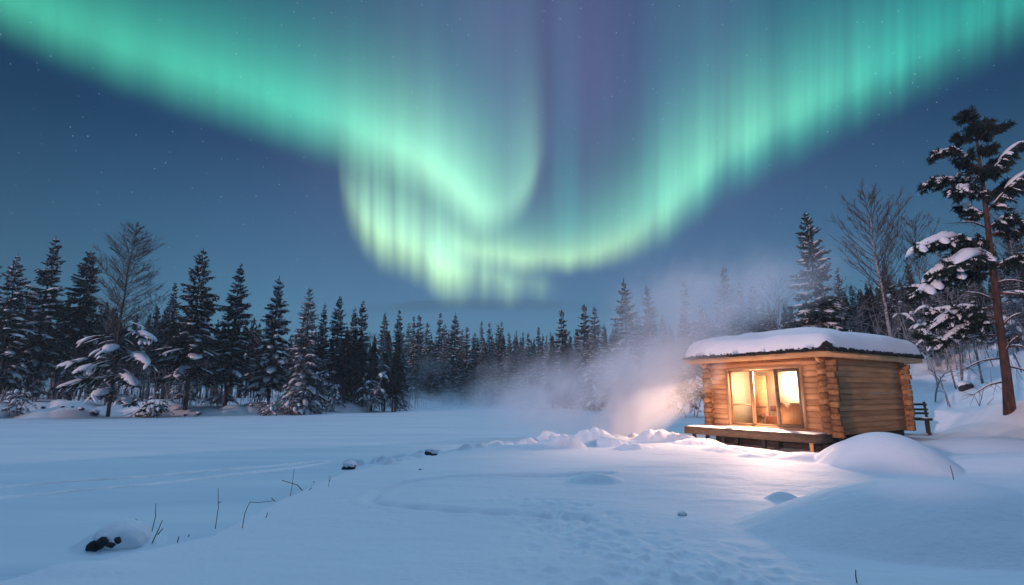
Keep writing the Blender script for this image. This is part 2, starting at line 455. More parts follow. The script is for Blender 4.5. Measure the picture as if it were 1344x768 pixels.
def dome(x, y, cx, cyy, rx, ry, h, p=1.5, rot=0.0):
    c, s_ = math.cos(rot), math.sin(rot); dx, dy = x - cx, y - cyy
    u, v = (dx * c + dy * s_) / rx, (-dx * s_ + dy * c) / ry
    return h * np.clip(1 - u * u - v * v, 0, 1) ** p
def seg_d(x, y, pts):
    d = np.full(x.shape, 1e9); s = np.zeros(x.shape); L = 0
    for a, b in zip(pts[:-1], pts[1:]):
        a = np.array(a[:2]); b = np.array(b[:2]); e = b - a; l = np.hypot(*e)
        t = np.clip(((x - a[0]) * e[0] + (y - a[1]) * e[1]) / (e @ e), 0, 1)
        dd = np.hypot(x - a[0] - t * e[0], y - a[1] - t * e[1]); m = dd < d
        d = np.where(m, dd, d); s = np.where(m, L + t * l, s); L += l
    return d, s
_lr = random.Random(5)
LUMPS = []
def _lump_row():
    pts = [ground_at(px, py, .15)[:2] for px, py in ((455, 607), (520, 598), (600, 589), (700, 580), (780, 577), (860, 576))]
    for i in range(120):
        t = _lr.random() ** .8 * (len(pts) - 1); k = int(t); f = t - k
        p = pts[k] * (1 - f) + pts[k + 1] * f
        big = .4 + .6 * (t / 5)
        r = _lr.uniform(.16, .5) * big
        LUMPS.append((p[0] + _lr.gauss(0, .3), p[1] + _lr.gauss(0, .35), r * _lr.uniform(.9, 1.6), r, _lr.uniform(.10, .30) * (.6 + .4 * t / 5), .75))
    for px, py, wpx, hpx in ((722, 578, 40, 13), (742, 588, 46, 15), (778, 580, 56, 14), (800, 585, 50, 10), (832, 590, 44, 8), (862, 578, 52, 14), (890, 579, 56, 12), (915, 584, 60, 8), (958, 593, 70, 6), (1005, 600, 60, 6), (600, 588, 22, 6)):
        p = ground_at(px, py, .2); s_ = p[1] / 700
        LUMPS.append((p[0], p[1], wpx * s_ * .62, wpx * s_ * .5, hpx * s_ * 1.0, 1.0))
_lump_row()
LOOP = [ground_at(px, py, .2)[:2] for px, py in ((800, 620), (740, 622), (660, 623), (590, 625), (530, 629), (500, 635), (487, 643), (492, 650), (520, 655), (580, 660), (640, 665), (710, 668), (770, 672))]
SKI1 = [ground_at(px, py, 0)[:2] for px, py in ((-60, 645), (100, 632), (200, 626), (300, 617), (380, 610), (440, 605))]
SKI2 = [ground_at(px, py, 0)[:2] for px, py in ((-60, 660), (100, 646), (200, 636), (300, 625), (380, 615), (440, 608))]
FEET = []
for i in range(520):
    t = _lr.random(); px = 700 + 250 * t + _lr.gauss(0, 22 + 85 * t); py = 652 + 125 * t ** 1.0 + _lr.gauss(0, 4)
    p = ground_at(px, py, .2); FEET.append((p[0], p[1], _lr.uniform(.07, .15), _lr.uniform(.10, .2), _lr.uniform(.008, .028), _lr.uniform(-.6, .6)))
ROCKS_BANK = []
_hr = random.Random(21); HUMPS = []
for i in range(60):
    k = _hr.random(); px = -40 + 640 * k; Y = np.interp(px, [-60, 0, 200, 300, 450, 600], [39.6, 41.8, 45.2, 47.8, 54, 86]) + _hr.uniform(.2, 3.4); r_ = _hr.uniform(.7, 2.0)
    HUMPS.append(((px - 672) / 700 * Y * 1.0, Y, r_ * 1.3, r_, r_ * _hr.uniform(.18, .36), 1.2))
UD_ = (-math.sin(R(30)), math.cos(R(30))); VD_ = (math.sin(R(56)), math.cos(R(56)))
def H(x, y, full=False):
    x = np.asarray(x, float); y = np.asarray(y, float)
    sd_ = sdist(x, y, SHORE)
    far = sstep(24, 34, y + .25 * np.abs(x) - 8 * (x > 0))
    near_land = np.interp(y, [6, 10, 18], [.10, .12, .22]) * sstep(-.3, np.interp(y, [9, 18], [4.5, 1.3]), sd_)
    far_land = sstep(-.3, 5.5, sd_) * (.85 + .5 * fbm(x * .18, y * .18, 3)) + .55 * np.clip(fbm(x * .33 + 9, y * .33, 3), 0, 1) * sstep(0, 2, sd_) + .022 * np.clip(sd_ - 6, 0, 200)
    z = near_land * (1 - far) + far_land * far
    # bank rising on the right, behind the bench
    bank = np.interp(x, [16.5, 17.3, 18.3, 20, 23, 28, 45], [0, .18, .88, 1.1, 1.8, 3.3, 4.6]) * sstep(14.5, 18.5, y) * sstep(70, 45, y)
    z = z + bank * (1 + .35 * fbm(x * .35, y * .35, 3))
    land = sstep(0, 1.2, sd_)
    z = z + land * (.10 * fbm(x * .22, y * .3, 3) * sstep(3, 9, y) + .035 * fbm(x * .5 + y * .2, y * 1.3, 3))
    z = z + (1 - land) * .018 * fbm(x * .35, y * .9, 3)
    z = z + 2.5 * np.exp(-(((x + y) * .7071 + 5.2) / 1.3) ** 2) * sstep(6, 3, np.abs(x - y + 12) - 12) * (1 + .5 * fbm(x * .4, y * .4, 2))  # unseen snow ridge behind the camera, added to shade the foreground from the sun
    hz_ = z * 0
    for a in HUMPS: hz_ = np.maximum(hz_, dome(x, y, *a))
    z = z + hz_
    # drifts
    z = z + dome(x, y, 9.0, 13.4, 1.5, 1.45, .80, 1.1) + dome(x, y, 7.8, 14.6, 1.1, .8, .14, 1.3)
    z = z + dome(x, y, 12.6, 13.6, 3.2, 1.6, .28, 1.6) + dome(x, y, 15.0, 17.5, 3.2, 1.5, .35, 1.4)
    z = z + dome(x, y, 5.55, 7.4, 2.55, 1.6, .66, 1.25, -.06)
    z = z + dome(x, y, *ground_at(780, 628, .2)[:2], .62, .42, .17, 1.3) + dome(x, y, *ground_at(1028, 650, .2)[:2], .34, .3, .14, 1.5)
    z = z + dome(x, y, *ground_at(158, 703, .1)[:2], .55, .5, .24, 1.3) + dome(x, y, *ground_at(60, 735, .1)[:2], 1.3, .35, .06, 1.5)
    z = z + dome(x, y, *ground_at(700, 533, 0)[:2], 4.5, 3.5, .9, 1.3)
    z = z + dome(x, y, 18.5, 19.6, 3.0, 2.6, .62, 1.2)
    # hollow under the deck of the hut
    dx, dy = x - 10.45, y - 18.0; det = UD_[0] * VD_[1] - UD_[1] * VD_[0]
    a_ = (dx * VD_[1] - dy * VD_[0]) / det; b_ = (dy * UD_[0] - dx * UD_[1]) / det
    q_ = np.hypot(np.maximum(np.abs(a_ - 2.5) - 2.6, 0), np.maximum(np.abs(b_ + .9) - .9, 0))
    m_ = sstep(1.5, .1, q_); z = z * (1 - m_) + np.minimum(z, -.02 + .05 * fbm(x, y, 2)) * m_
    if full:
        for a in LUMPS:
            m = (np.abs(x - a[0]) < a[2]) & (np.abs(y - a[1]) < a[3] * 1.2)
            if m.any():
                xm, ym = x[m], y[m]
                z[m] = np.maximum(z[m], z[m] * 0 + H(np.array([a[0]]), np.array([a[1]]))[0] - .03 + dome(xm, ym, *a) * (1 + .5 * fbm(xm * 5, ym * 5, 2)))
        d, s = seg_d(x, y, LOOP)
        z = z - .085 * np.exp(-(d / .10) ** 2) * (.7 + .3 * np.sin(s * 9) * (s > 6)) + .012 * np.exp(-((d - .24) / .1) ** 2)
        for a in FEET:
            m = (np.abs(x - a[0]) < .32) & (np.abs(y - a[1]) < .32)
            if m.any(): z[m] -= dome(x[m], y[m], a[0], a[1], a[2], a[3], a[4], 1.0, a[5]) - .4 * dome(x[m], y[m], a[0], a[1], a[2] * 1.8, a[3] * 1.6, a[4] * .7, 1.5, a[5])
        # wind crust, finer towards the camera
        z = z + .011 * fbm(x * 1.6 + .8 * y, y * 4.2, 3) * land * sstep(60, 12, y) + .004 * fbm(x * 9, y * 12, 2) * land * sstep(22, 8, y)
    return z
def gz(x, y): return float(H(np.array([x], float), np.array([y], float))[0])

def build_terrain():
    ang = np.concatenate([np.linspace(-50, 50, 860), np.linspace(50, 310, 90)[1:-1]]) * math.pi / 180
    rad = np.concatenate([[0.02, .6, 1.2, 1.8], np.geomspace(2.4, 130, 820), np.geomspace(140, 4500, 24)])
    a, r = np.meshgrid(ang, rad)
    x, y = r * np.sin(a), r * np.cos(a)
    z = H(x, y, True)
    fade = sstep(140, 260, r); z = z * (1 - fade) + 3.0 * fade
    n = len(ang); v = np.stack([x, y, z], -1).reshape(-1, 3)
    i = np.arange(len(rad) - 1)[:, None] * n; j = np.arange(n)[None]; j2 = (j + 1) % n
    q = np.stack([i + j, i + j2, i + n + j2, i + n + j], -1).reshape(-1, 4)
    c = v[q].mean(1)
    lake = sdist(c[:, 0], c[:, 1], SHORE) < .25
    for m, nm, mt in ((lake, 'frozen_lake', M['ice_snow']), (~lake, 'snow_ground', M['snow'])):
        qq = q[m]; used = np.unique(qq); re = np.zeros(len(v), int); re[used] = np.arange(len(used))
        b = MB(); b.add(v[used], re[qq][:, ::-1] if False else re[qq][:, [0, 3, 2, 1]]); o = b.build(nm, mt, None, True)
        tag(o, kind='structure')
        o['label'] = {'frozen_lake': 'flat frozen lake under blue snow', 'snow_ground': 'snow covered shore and banks round the hut'}[nm]
build_terrain()
def ski_track():
    b = MB(); rng = np.random.RandomState(3)
    for L_ in (SKI1, SKI2):
        P = np.array(L_); seg = np.hypot(*np.diff(P, axis=0).T); s_ = np.concatenate([[0], np.cumsum(seg)]); t = np.arange(0, s_[-1], .035)
        x, y = np.interp(t, s_, P[:, 0]), np.interp(t, s_, P[:, 1]); k = np.ones(25) / 25; pad = lambda v: np.convolve(np.pad(v, 12, 'edge'), k, 'valid'); x, y = pad(x), pad(y)
        tx, ty = np.gradient(x), np.gradient(y); l = np.hypot(tx, ty); nx, ny = -ty / l, tx / l
        w = .13 * (1 + 1.3 * fbm(t * 1.7, t * 0 + 3, 3)); w2 = .13 * (1 + 1.3 * fbm(t * 1.9, t * 0 + 9, 3))
        cols = []
        for f in (-1, -.5, 0, .5, 1):
            ww = f * (w if f < 0 else w2); xx, yy = x + nx * ww, y + ny * ww
            cols.append(np.stack([xx, yy, H(xx, yy, False) + (.010 + .03 * fbm(xx * 6, yy * 6, 2)) * (1 - abs(f)) + .026 - .05 * (abs(f) == 1)], -1))
        v = np.stack(cols, 1); n = len(t); i = np.arange(n - 1)[:, None] * 5; j = np.arange(4)[None]
        b.add(v, np.stack([i + j, i + 5 + j, i + 6 + j, i + 1 + j], -1).reshape(-1, 4)[:, ::-1])
    o = b.build('ski_track', M['track_snow'], None, True); tag(o, 'two pale ski tracks crossing the frozen lake', kind='structure')
ski_track()

# ------------------------------------------------------------------ log hut
NX, NY = 10.45, 18.0
UD = np.array([-math.sin(R(30)), math.cos(R(30))]); VD = np.array([math.sin(R(56)), math.cos(R(56))])
LA, LB = 4.7, 5.75
Z0, ZW = .52, 3.04            # bottom of the logs, top of the walls
def CW(v):
    v = np.asarray(v, float); return np.column_stack([v[:, 0] * UD[0] + v[:, 1] * VD[0], v[:, 0] * UD[1] + v[:, 1] * VD[1], v[:, 2]])
hut = empty('log_cabin', (NX, NY, 0), 'small log hut with lit windows, thick snow on its roof and a raised front deck', 'cabin')
def hbox(name, m, boxes, parent=hut, smooth=False):
    b = MB()
    for lo, hi in boxes: b.box(lo, hi, CW)
    return b.build(name, m, parent, smooth)
def log_prism(b, axis, s0, s1, off, zc, hw, hh, seed):
    """rounded log along axis 0 (a) or 1 (b); off = centre across"""
    rg = random.Random(seed)
    prof = [(-.74, -1), (.74, -1), (.98, -.76), (1.05, 0), (.98, .76), (.74, 1), (-.74, 1), (-.98, .76), (-1.05, 0), (-.98, -.76)]
    vs = []; n = max(2, int((s1 - s0) / .8) + 1)
    for i in range(n + 1):
        s = s0 + (s1 - s0) * i / n; jz = rg.uniform(-.006, .006); jo = rg.uniform(-.007, .007)
        for px, pz in prof:
            o = off + px * hw + jo; z = zc + pz * hh + jz
            vs.append((s, o, z) if axis == 0 else (o, s, z))
    k = len(prof); q = []
    for i in range(n):
        for j in range(k): q.append((i * k + j, i * k + (j + 1) % k, (i + 1) * k + (j + 1) % k, (i + 1) * k + j))
    c0 = len(vs); vs += [tuple(np.mean(vs[:k], 0)), tuple(np.mean(vs[n * k:n * k + k], 0))]
    t = [(c0, (j + 1) % k, j) for j in range(k)] + [(c0 + 1, n * k + j, n * k + (j + 1) % k) for j in range(k)]
    if axis == 0: q = [f[::-1] for f in q]; t = [f[::-1] for f in t]
    b.add(CW(np.array(vs)), q, t)
NC = 13; CH = (ZW - Z0) / NC
OPA, OPB, OPZ = .78, 3.80, 2.80
T = .085
front, side, back, rear = MB(), MB(), MB(), MB(); ends = {k: MB() for k in range(1, 9)}
for i in range(NC):
    zc = Z0 + CH * (i + .5); zs = zc + CH * .0
    if zc < OPZ - .02:
        log_prism(front, 0, .20, OPA - .05, 0, zc, T, CH * .49, i); log_prism(front, 0, OPB + .05, LA - .14, 0, zc, T, CH * .49, 50 + i)
    else: log_prism(front, 0, .20, LA - .14, 0, zc, T, CH * .49, i)
    log_prism(side, 1, .20, LB - .14, 0, zs, T, CH * .49, 100 + i)
    log_prism(back, 1, .14, LB - .14, LA, zs, T, CH * .49, 200 + i)
    log_prism(rear, 0, .14, LA - .14, LB, zc, T, CH * .49, 300 + i)
    for axis, off, s0, s1, sd_ in ((0, 0, -.36, .20, 1), (0, 0, LA - .14, LA + .34, 2), (1, 0, -.35, .20, 3), (1, 0, LB - .14, LB + .34, 4), (1, LA, -.34, .14, 5), (1, LA, LB - .14, LB + .3, 7), (0, LB, -.34, .14, 6), (0, LB, LA - .14, LA + .3, 8)):
        rg = random.Random(i * 31 + sd_); e = rg.uniform(-.06, .06)
        lo, hi = (s0 + e, s1) if s0 < 1 else (s0, s1 + e)
        log_prism(ends[sd_], axis, lo, hi, off, zc + (CH * .5 if axis == 1 else 0) - (CH * .25), .092 * rg.uniform(.9, 1.15), CH * .47, i * 10 + sd_)
front.build('front_log_wall', M['log'], hut, False)
side.build('side_log_wall', M['log'], hut, False)
back.build('back_log_wall', M['log'], hut, False); rear.build('rear_log_wall', M['log'], hut, False)
for k in ends: ends[k].build('corner_logs', M['log_end'], hut, False)
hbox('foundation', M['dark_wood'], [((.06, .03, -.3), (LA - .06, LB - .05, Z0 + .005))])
# eaves: soffit, fascia, roofing edge, snow
EA0, EA1, EB0, EB1 = -.52, 5.40, -.72, 6.75
hbox('soffit', M['trim'], [((EA0 + .03, EB0 + .03, 3.10), (EA1 - .03, EB1 - .03, 3.13))])
hbox('fascia', M['trim'], [((EA0, EB0, 3.06), (EA1, EB0 + .028, 3.25)), ((EA0, EB0 + .03, 3.06), (EA0 + .028, EB1, 3.25)),
                           ((EA1 - .028, EB0 + .03, 3.06), (EA1, EB1, 3.25)), ((EA0 + .03, EB1 - .028, 3.06), (EA1 - .03, EB1, 3.25))])
hbox('wall_plate', M['log_end'], [((.0, -.07, ZW), (LA, .07, 3.098)), ((-.07, .075, ZW), (.07, LB, 3.098))])
for (a, b_) in ((-.02, -.12), (LA + .02, -.12)):
    br = MB(); v = []
    for da in (-.04, .04): v += [(a + da, b_ - .02, 2.72), (a + da, b_ - .48, 3.095), (a + da, b_ - .36, 3.095), (a + da, b_ - .02, 2.84)]
    br.add(CW(np.array(v)), [(0, 1, 2, 3), (7, 6, 5, 4), (0, 4, 5, 1), (1, 5, 6, 2), (2, 6, 7, 3), (3, 7, 4, 0)])
    br.build('eave_bracket', M['trim'], hut)
def roof_sheet(na, nb, ext, zf, seed, close=True):
    a = np.linspace(EA0 - ext, EA1 + ext, na); b = np.linspace(EB0 - ext, EB1 + ext, nb)
    # denser towards the rim
    wv = lambda n: (1 - np.cos(np.linspace(0, math.pi, n))) / 2
    a = EA0 - ext + (EA1 - EA0 + 2 * ext) * (.35 * np.linspace(0, 1, na) + .65 * wv(na)); b = EB0 - ext + (EB1 - EB0 + 2 * ext) * (.35 * np.linspace(0, 1, nb) + .65 * wv(nb))
    A_, B_ = np.meshgrid(a, b, indexing='ij')
    dA = np.minimum(A_ - a[0], a[-1] - A_); dB = np.minimum(B_ - b[0], b[-1] - B_)
    return A_, B_, zf(A_, B_, dA, dB)
def slab(A_, B_, zt, zb):
    na, nb = A_.shape; top = np.stack([A_, B_, zt], -1).reshape(-1, 3); bot = np.stack([A_, B_, zb], -1).reshape(-1, 3)
    idx = np.arange(na * nb).reshape(na, nb); N_ = na * nb
    q = np.stack([idx[:-1, :-1], idx[:-1, 1:], idx[1:, 1:], idx[1:, :-1]], -1).reshape(-1, 4)
    rim = np.concatenate([idx[:, 0], idx[-1, 1:], idx[-2::-1, -1], idx[0, -2:0:-1]]); r2 = np.roll(rim, -1)
    w = np.stack([rim, rim + N_, r2 + N_, r2], -1)
    return np.vstack([top, bot]), np.vstack([q, q[:, ::-1] + N_, w])
def zsnow(A_, B_, dA, dB):
    d = -.16 * np.log(np.exp(-dA / .16) + np.exp(-dB / .16)); d = np.clip(d, 0, 4)
    ea = np.sqrt(np.clip(1 - (1 - np.clip(d / .34, 0, 1)) ** 2, 0, 1)); eb = 1.0
    hip = .56 * (1 - np.exp(-d / 1.25))
    return 3.335 + .47 * ea * eb * (1 + .35 * fbm(A_ * .9, B_ * .9, 2)) + hip * (1 + .06 * fbm(A_ * .7, B_ * .7, 2))
A_, B_, zt = roof_sheet(90, 100, .07, zsnow, 1)
wob = .05 * fbm(A_ * 2.2, B_ * 2.2, 2)
v, q = slab(A_ + wob * 0, B_, zt, np.full(A_.shape, 3.335) + .03 * fbm(A_ * 3, B_ * 3, 2))
rs = MB(); rs.add(CW(v), q); rs.build('roof_snow', M['snow'], hut, True)
# ragged dark roofing edge between fascia and snow
re_ = MB(); rg = random.Random(3)
hb = []
re_.box((EA0 - .03, EB0 - .03, 3.252), (EA1 + .03, EB1 + .03, 3.30), CW)
for (a0, b0, a1, b1) in ((EA0 - .04, EB0 - .04, EA1 + .04, EB0 - .04), (EA0 - .04, EB0 - .04, EA0 - .04, EB1 + .04)):
    L_ = math.hypot(a1 - a0, b1 - b0); n = int(L_ / .07)
    for i in range(n):
        t = (i + .5) / n; a = a0 + (a1 - a0) * t; b_ = b0 + (b1 - b0) * t; s = rg.uniform(.03, .06); hgt = rg.uniform(.02, .085)
        re_.box((a - s, b_ - s * .8, 3.25 + rg.uniform(-.015, .01)), (a + s, b_ + s, 3.302 + hgt), CW)
re_.pillow(CW(np.array([(EA0 + .25, EB0 - .05, 3.33), (EA0 + .1, EB0 - .06, 3.36), (EA0 - .03, EB0 - .05, 3.38), (EA0 - .06, EB0 + .1, 3.36), (EA0 - .05, EB0 + .3, 3.33)])), .12, .17, np.random.RandomState(2))
re_.build('roof_edging', M['roof_edge'], hut)
# glazed front: outer frame, two fixed lights and a door leaf
FZ0, FZ1 = .665, OPZ
def frame(a0, a1, z0, z1, b0, b1, w):
    return [((a0, b0, z0), (a0 + w, b1, z1)), ((a1 - w, b0, z0), (a1, b1, z1)), ((a0 + w, b0, z1 - w), (a1 - w, b1, z1)), ((a0 + w, b0, z0), (a1 - w, b1, z0 + w))]
hbox('window_surround', M['window_wood'], frame(OPA - .05, OPB + .05, FZ0 - .05, FZ1 + .06, -.13, .11, .10))
def leaf(name, a0, a1, bo, w, m, panel=None, rail=None):
    fr = hbox(name, m, frame(a0, a1, FZ0 + .052, FZ1 - .045, bo - .03, bo + .03, w) +
              ([((a0 + w, bo - .022, rail - .03), (a1 - w, bo + .022, rail + .03))] if rail else []))
    zb = FZ0 + .052 + w
    if panel:
        hbox('lower_panel', M['panel'], [((a0 + w, bo - .012, zb), (a1 - w, bo + .012, panel))], fr); zb = panel + .002
    hbox('pane', M['glass'], [((a0 + w, bo - .004, zb), (a1 - w, bo + .004, FZ1 - .045 - w))], fr)
    return fr
dr = leaf('glazed_door', OPA + .055, 1.80, -.06, .11, M['deck_wood'], panel=1.56)
hbox('door_handle', M['metal'], [((1.705, -.13, 1.45), (1.735, -.10, 1.75)), ((1.71, -.10, 1.47), (1.73, -.088, 1.49)), ((1.71, -.10, 1.71), (1.73, -.088, 1.73))], dr)
leaf('window', 1.81, 2.80, .02, .06, M['window_wood'])
leaf('window', 2.81, OPB - .055, .02, .06, M['window_wood'], rail=1.46)
# rooms inside
hbox('interior_lining', M['inner'], [((.12, 2.6, .62), (LA - .12, 2.66, 2.94)), ((.10, .12, .62), (.125, 2.6, 2.94)), ((LA - .125, .12, .62), (LA - .10, 2.6, 2.94)),
                                     ((.10, .10, 2.945), (LA - .10, 2.66, 2.97)), ((.13, .10, .62), (OPA - .06, .125, 2.94)), ((OPB + .06, .10, .62), (LA - .13, .125, 2.94)), ((OPA - .06, .115, OPZ + .07), (OPB + .06, .13, 2.94))])
hbox('floor', M['inner'], [((.10, .10, .58), (LA - .10, 2.66, .615))])
# deck with skirt and posts
dk = hbox('deck', M['deck_wood'], [((-.06 + i * 0, -1.22 + i * .135, .585), (5.15, -1.22 + i * .135 + .128, .62)) for i in range(8)])
dk2 = hbox('deck_beam', M['deck_wood'], [((-.06, -1.245, .34), (5.15, -1.222, .600)), ((-.085, -1.245, .34), (-.062, -.12, .600)), ((5.152, -1.245, .34), (5.175, -.12, .600))], dk)
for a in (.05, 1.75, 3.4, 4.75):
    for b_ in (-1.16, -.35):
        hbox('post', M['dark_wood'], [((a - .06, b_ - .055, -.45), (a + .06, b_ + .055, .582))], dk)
hbox('post', M['trim'], [((-.03, -1.27, -.1), (.09, -1.248, .36))], dk)['label'] = 'pale new post face at the near end of the deck'
sn_ = MB(); A2, B2 = np.meshgrid(np.linspace(-.04, 5.12, 70), np.linspace(-1.2, -.16, 16), indexing='ij')
e_ = np.minimum(np.minimum(A2 + .04, 5.12 - A2), np.minimum(B2 + 1.2, -.16 - B2))
v, q = slab(A2, B2, .622 + .035 * sstep(0, .12, e_) * (1 + 1.2 * fbm(A2 * 2, B2 * 2, 2)), np.full(A2.shape, .618)); sn_.add(CW(v), q); sn_.build('deck_snow', M['snow'], dk, True)

# things inside the hut
def cw1(a, b, z): return tuple(CW(np.array([(a, b, z)]))[0] + np.array([NX, NY, 0]))
def inbox(name, label, cat, m, boxes, parts=(), org=(2.3, 2.0, .62)):
    o = empty(name, cw1(*org), label, cat)
    for nm, mt, bx in parts:
        b = MB()
        for lo, hi in bx: b.box(lo, hi, CW)
        ob = b.build(nm, mt, o); ob.data.transform(__import__('mathutils').Matrix.Translation(-Vector(CW(np.array([org]))[0])))
    return o
inbox('sauna_bench', 'red brown two step bench inside the hut behind the middle window', 'bench', None, None,
      [('seat', M['redwood'], [((2.50, 1.62, 1.20), (3.12, 2.3, 1.40))]), ('lower_step', M['redwood'], [((2.42, 1.2, .70), (3.05, 1.6, 1.02))]),
       ('leg', M['trim'], [((2.52, 1.66, .62), (2.60, 1.74, 1.198))]), ('leg', M['trim'], [((3.02, 1.66, .62), (3.10, 1.74, 1.198))]),
       ('leg', M['trim'], [((3.02, 2.2, .62), (3.10, 2.28, 1.198))]), ('leg', M['trim'], [((2.52, 2.2, .62), (2.60, 2.28, 1.198))])], (2.8, 1.8, .62))
inbox('wood_box', 'small square framed log box beside the bench inside the hut', 'box', None, None,
      [('frame', M['redwood'], frame(3.12, 3.58, .66, 1.10, 1.25, 1.6, .06)), ('logs', M['dark_wood'], [((3.181, 1.3, .722), (3.519, 1.55, .98))])], (3.35, 1.4, .62))
inbox('inner_door', 'pale panelled inner door seen through the left window of the hut', 'door', None, None,
      [('door_leaf', M['trim'], [((3.80, 2.52, .64), (4.5, 2.575, 2.62))]), ('door_rail', M['redwood'], [((3.84, 2.49, 1.30), (4.46, 2.515, 1.38))])], (4.15, 2.55, .62))
lm = empty('ceiling_lamp', cw1(2.35, 2.05, 2.94), 'round glowing ceiling lamp inside the hut seen through the door pane', 'lamp')
b = MB(); th = np.linspace(0, math.pi / 2, 6)
b.tube([(0, 0, -.15 - .0), (0, 0, -.13), (0, 0, -.08), (0, 0, -.03), (0, 0, -.002)], [.03, .10, .14, .15, .15], 16); b.build('lamp_shade', mat_emit('lamp_glow', (1.0, .80, .52), 9.0), lm, True)
def lamp(name, loc, power, radius, parent, kind='POINT', col=(1.0, .73, .50)):
    l = bpy.data.lights.new(name, kind); l.energy = power; l.color = col; l.shadow_soft_size = radius
    o = bpy.data.objects.new(name, l); link(o, parent); o.location = loc; return o
lamp('lamp_light', (0, 0, -.34), 430, .10, lm)
lm2 = empty('spill_spot', cw1(2.6, .75, 2.94), 'added spot inside the hut throwing warm light through the windows onto the snow', 'lamp')
b = MB(); b.tube([(0, 0, -.05), (0, 0, -.001)], [.06, .07], 14); b.build('lamp_shade', M['metal'], lm2, True)  # small housing made up for the added spot
sp = lamp('spot_light', (0, 0, -.07), 6000, .06, lm2, 'SPOT', (1.0, .57, .40)); sp.data.spot_size = R(120); sp.data.spot_blend = .8  # extra light, aimed out through the glazing to brighten the snow
aim = Vector((*(-VD * 3.0 + UD * .25), -1.5)); sp.rotation_euler = aim.to_track_quat('-Z', 'Y').to_euler()

# ------------------------------------------------------------------ wooden bench outside
def bench():
    p = at(1220, 572, 22.0); g = gz(p[0], p[1])
    o = empty('park_bench', (p[0], p[1], g), 'dark wooden bench with slatted back standing in snow beside the hut', 'bench', None, R(-31))
    L = 1.05; Hs = .62
    def bx(name, boxes, rot=None):
        b = MB()
        for lo, hi in boxes: b.box(lo, hi)
        ob = b.build(name, M['dark_wood'], o); return ob
    bx('seat', [((-L, -.30, Hs - .09), (.14, -.02, Hs)), ((-L, .0, Hs - .09), (.14, .26, Hs))])
    for x in (-L + .1, -.02):
        for y in (-.24, .20): bx('leg', [((x - .05, y - .05, -.35), (x + .05, y + .05, Hs - .092))])
    for x in (-L + .1, .02):
        b = MB(); b.add([(x - .045, .20, Hs - .1), (x + .045, .20, Hs - .1), (x + .045, .28, Hs - .1), (x - .045, .28, Hs - .1), (x - .045, .42, 1.26), (x + .045, .42, 1.26), (x + .045, .50, 1.26), (x - .045, .50, 1.26)],
                        [(0, 3, 2, 1), (4, 5, 6, 7), (0, 1, 5, 4), (1, 2, 6, 5), (2, 3, 7, 6), (3, 0, 4, 7)]); b.build('back_post', M['dark_wood'], o)
    for z in (.80, .95, 1.15):
        y = .185 + (z - Hs) * .34; bx('back_slat', [((-L, y - .012, z - .04), (.10, y + .012, z + .045))])
    bx('snow_cover', [])if False else None
    b = MB(); b.pillow([(x, -.02, Hs + .005) for x in np.linspace(-L, .1, 12)], .22, .05, np.random.RandomState(1)); b.build('snow', M['tree_snow'], o, True)
bench()

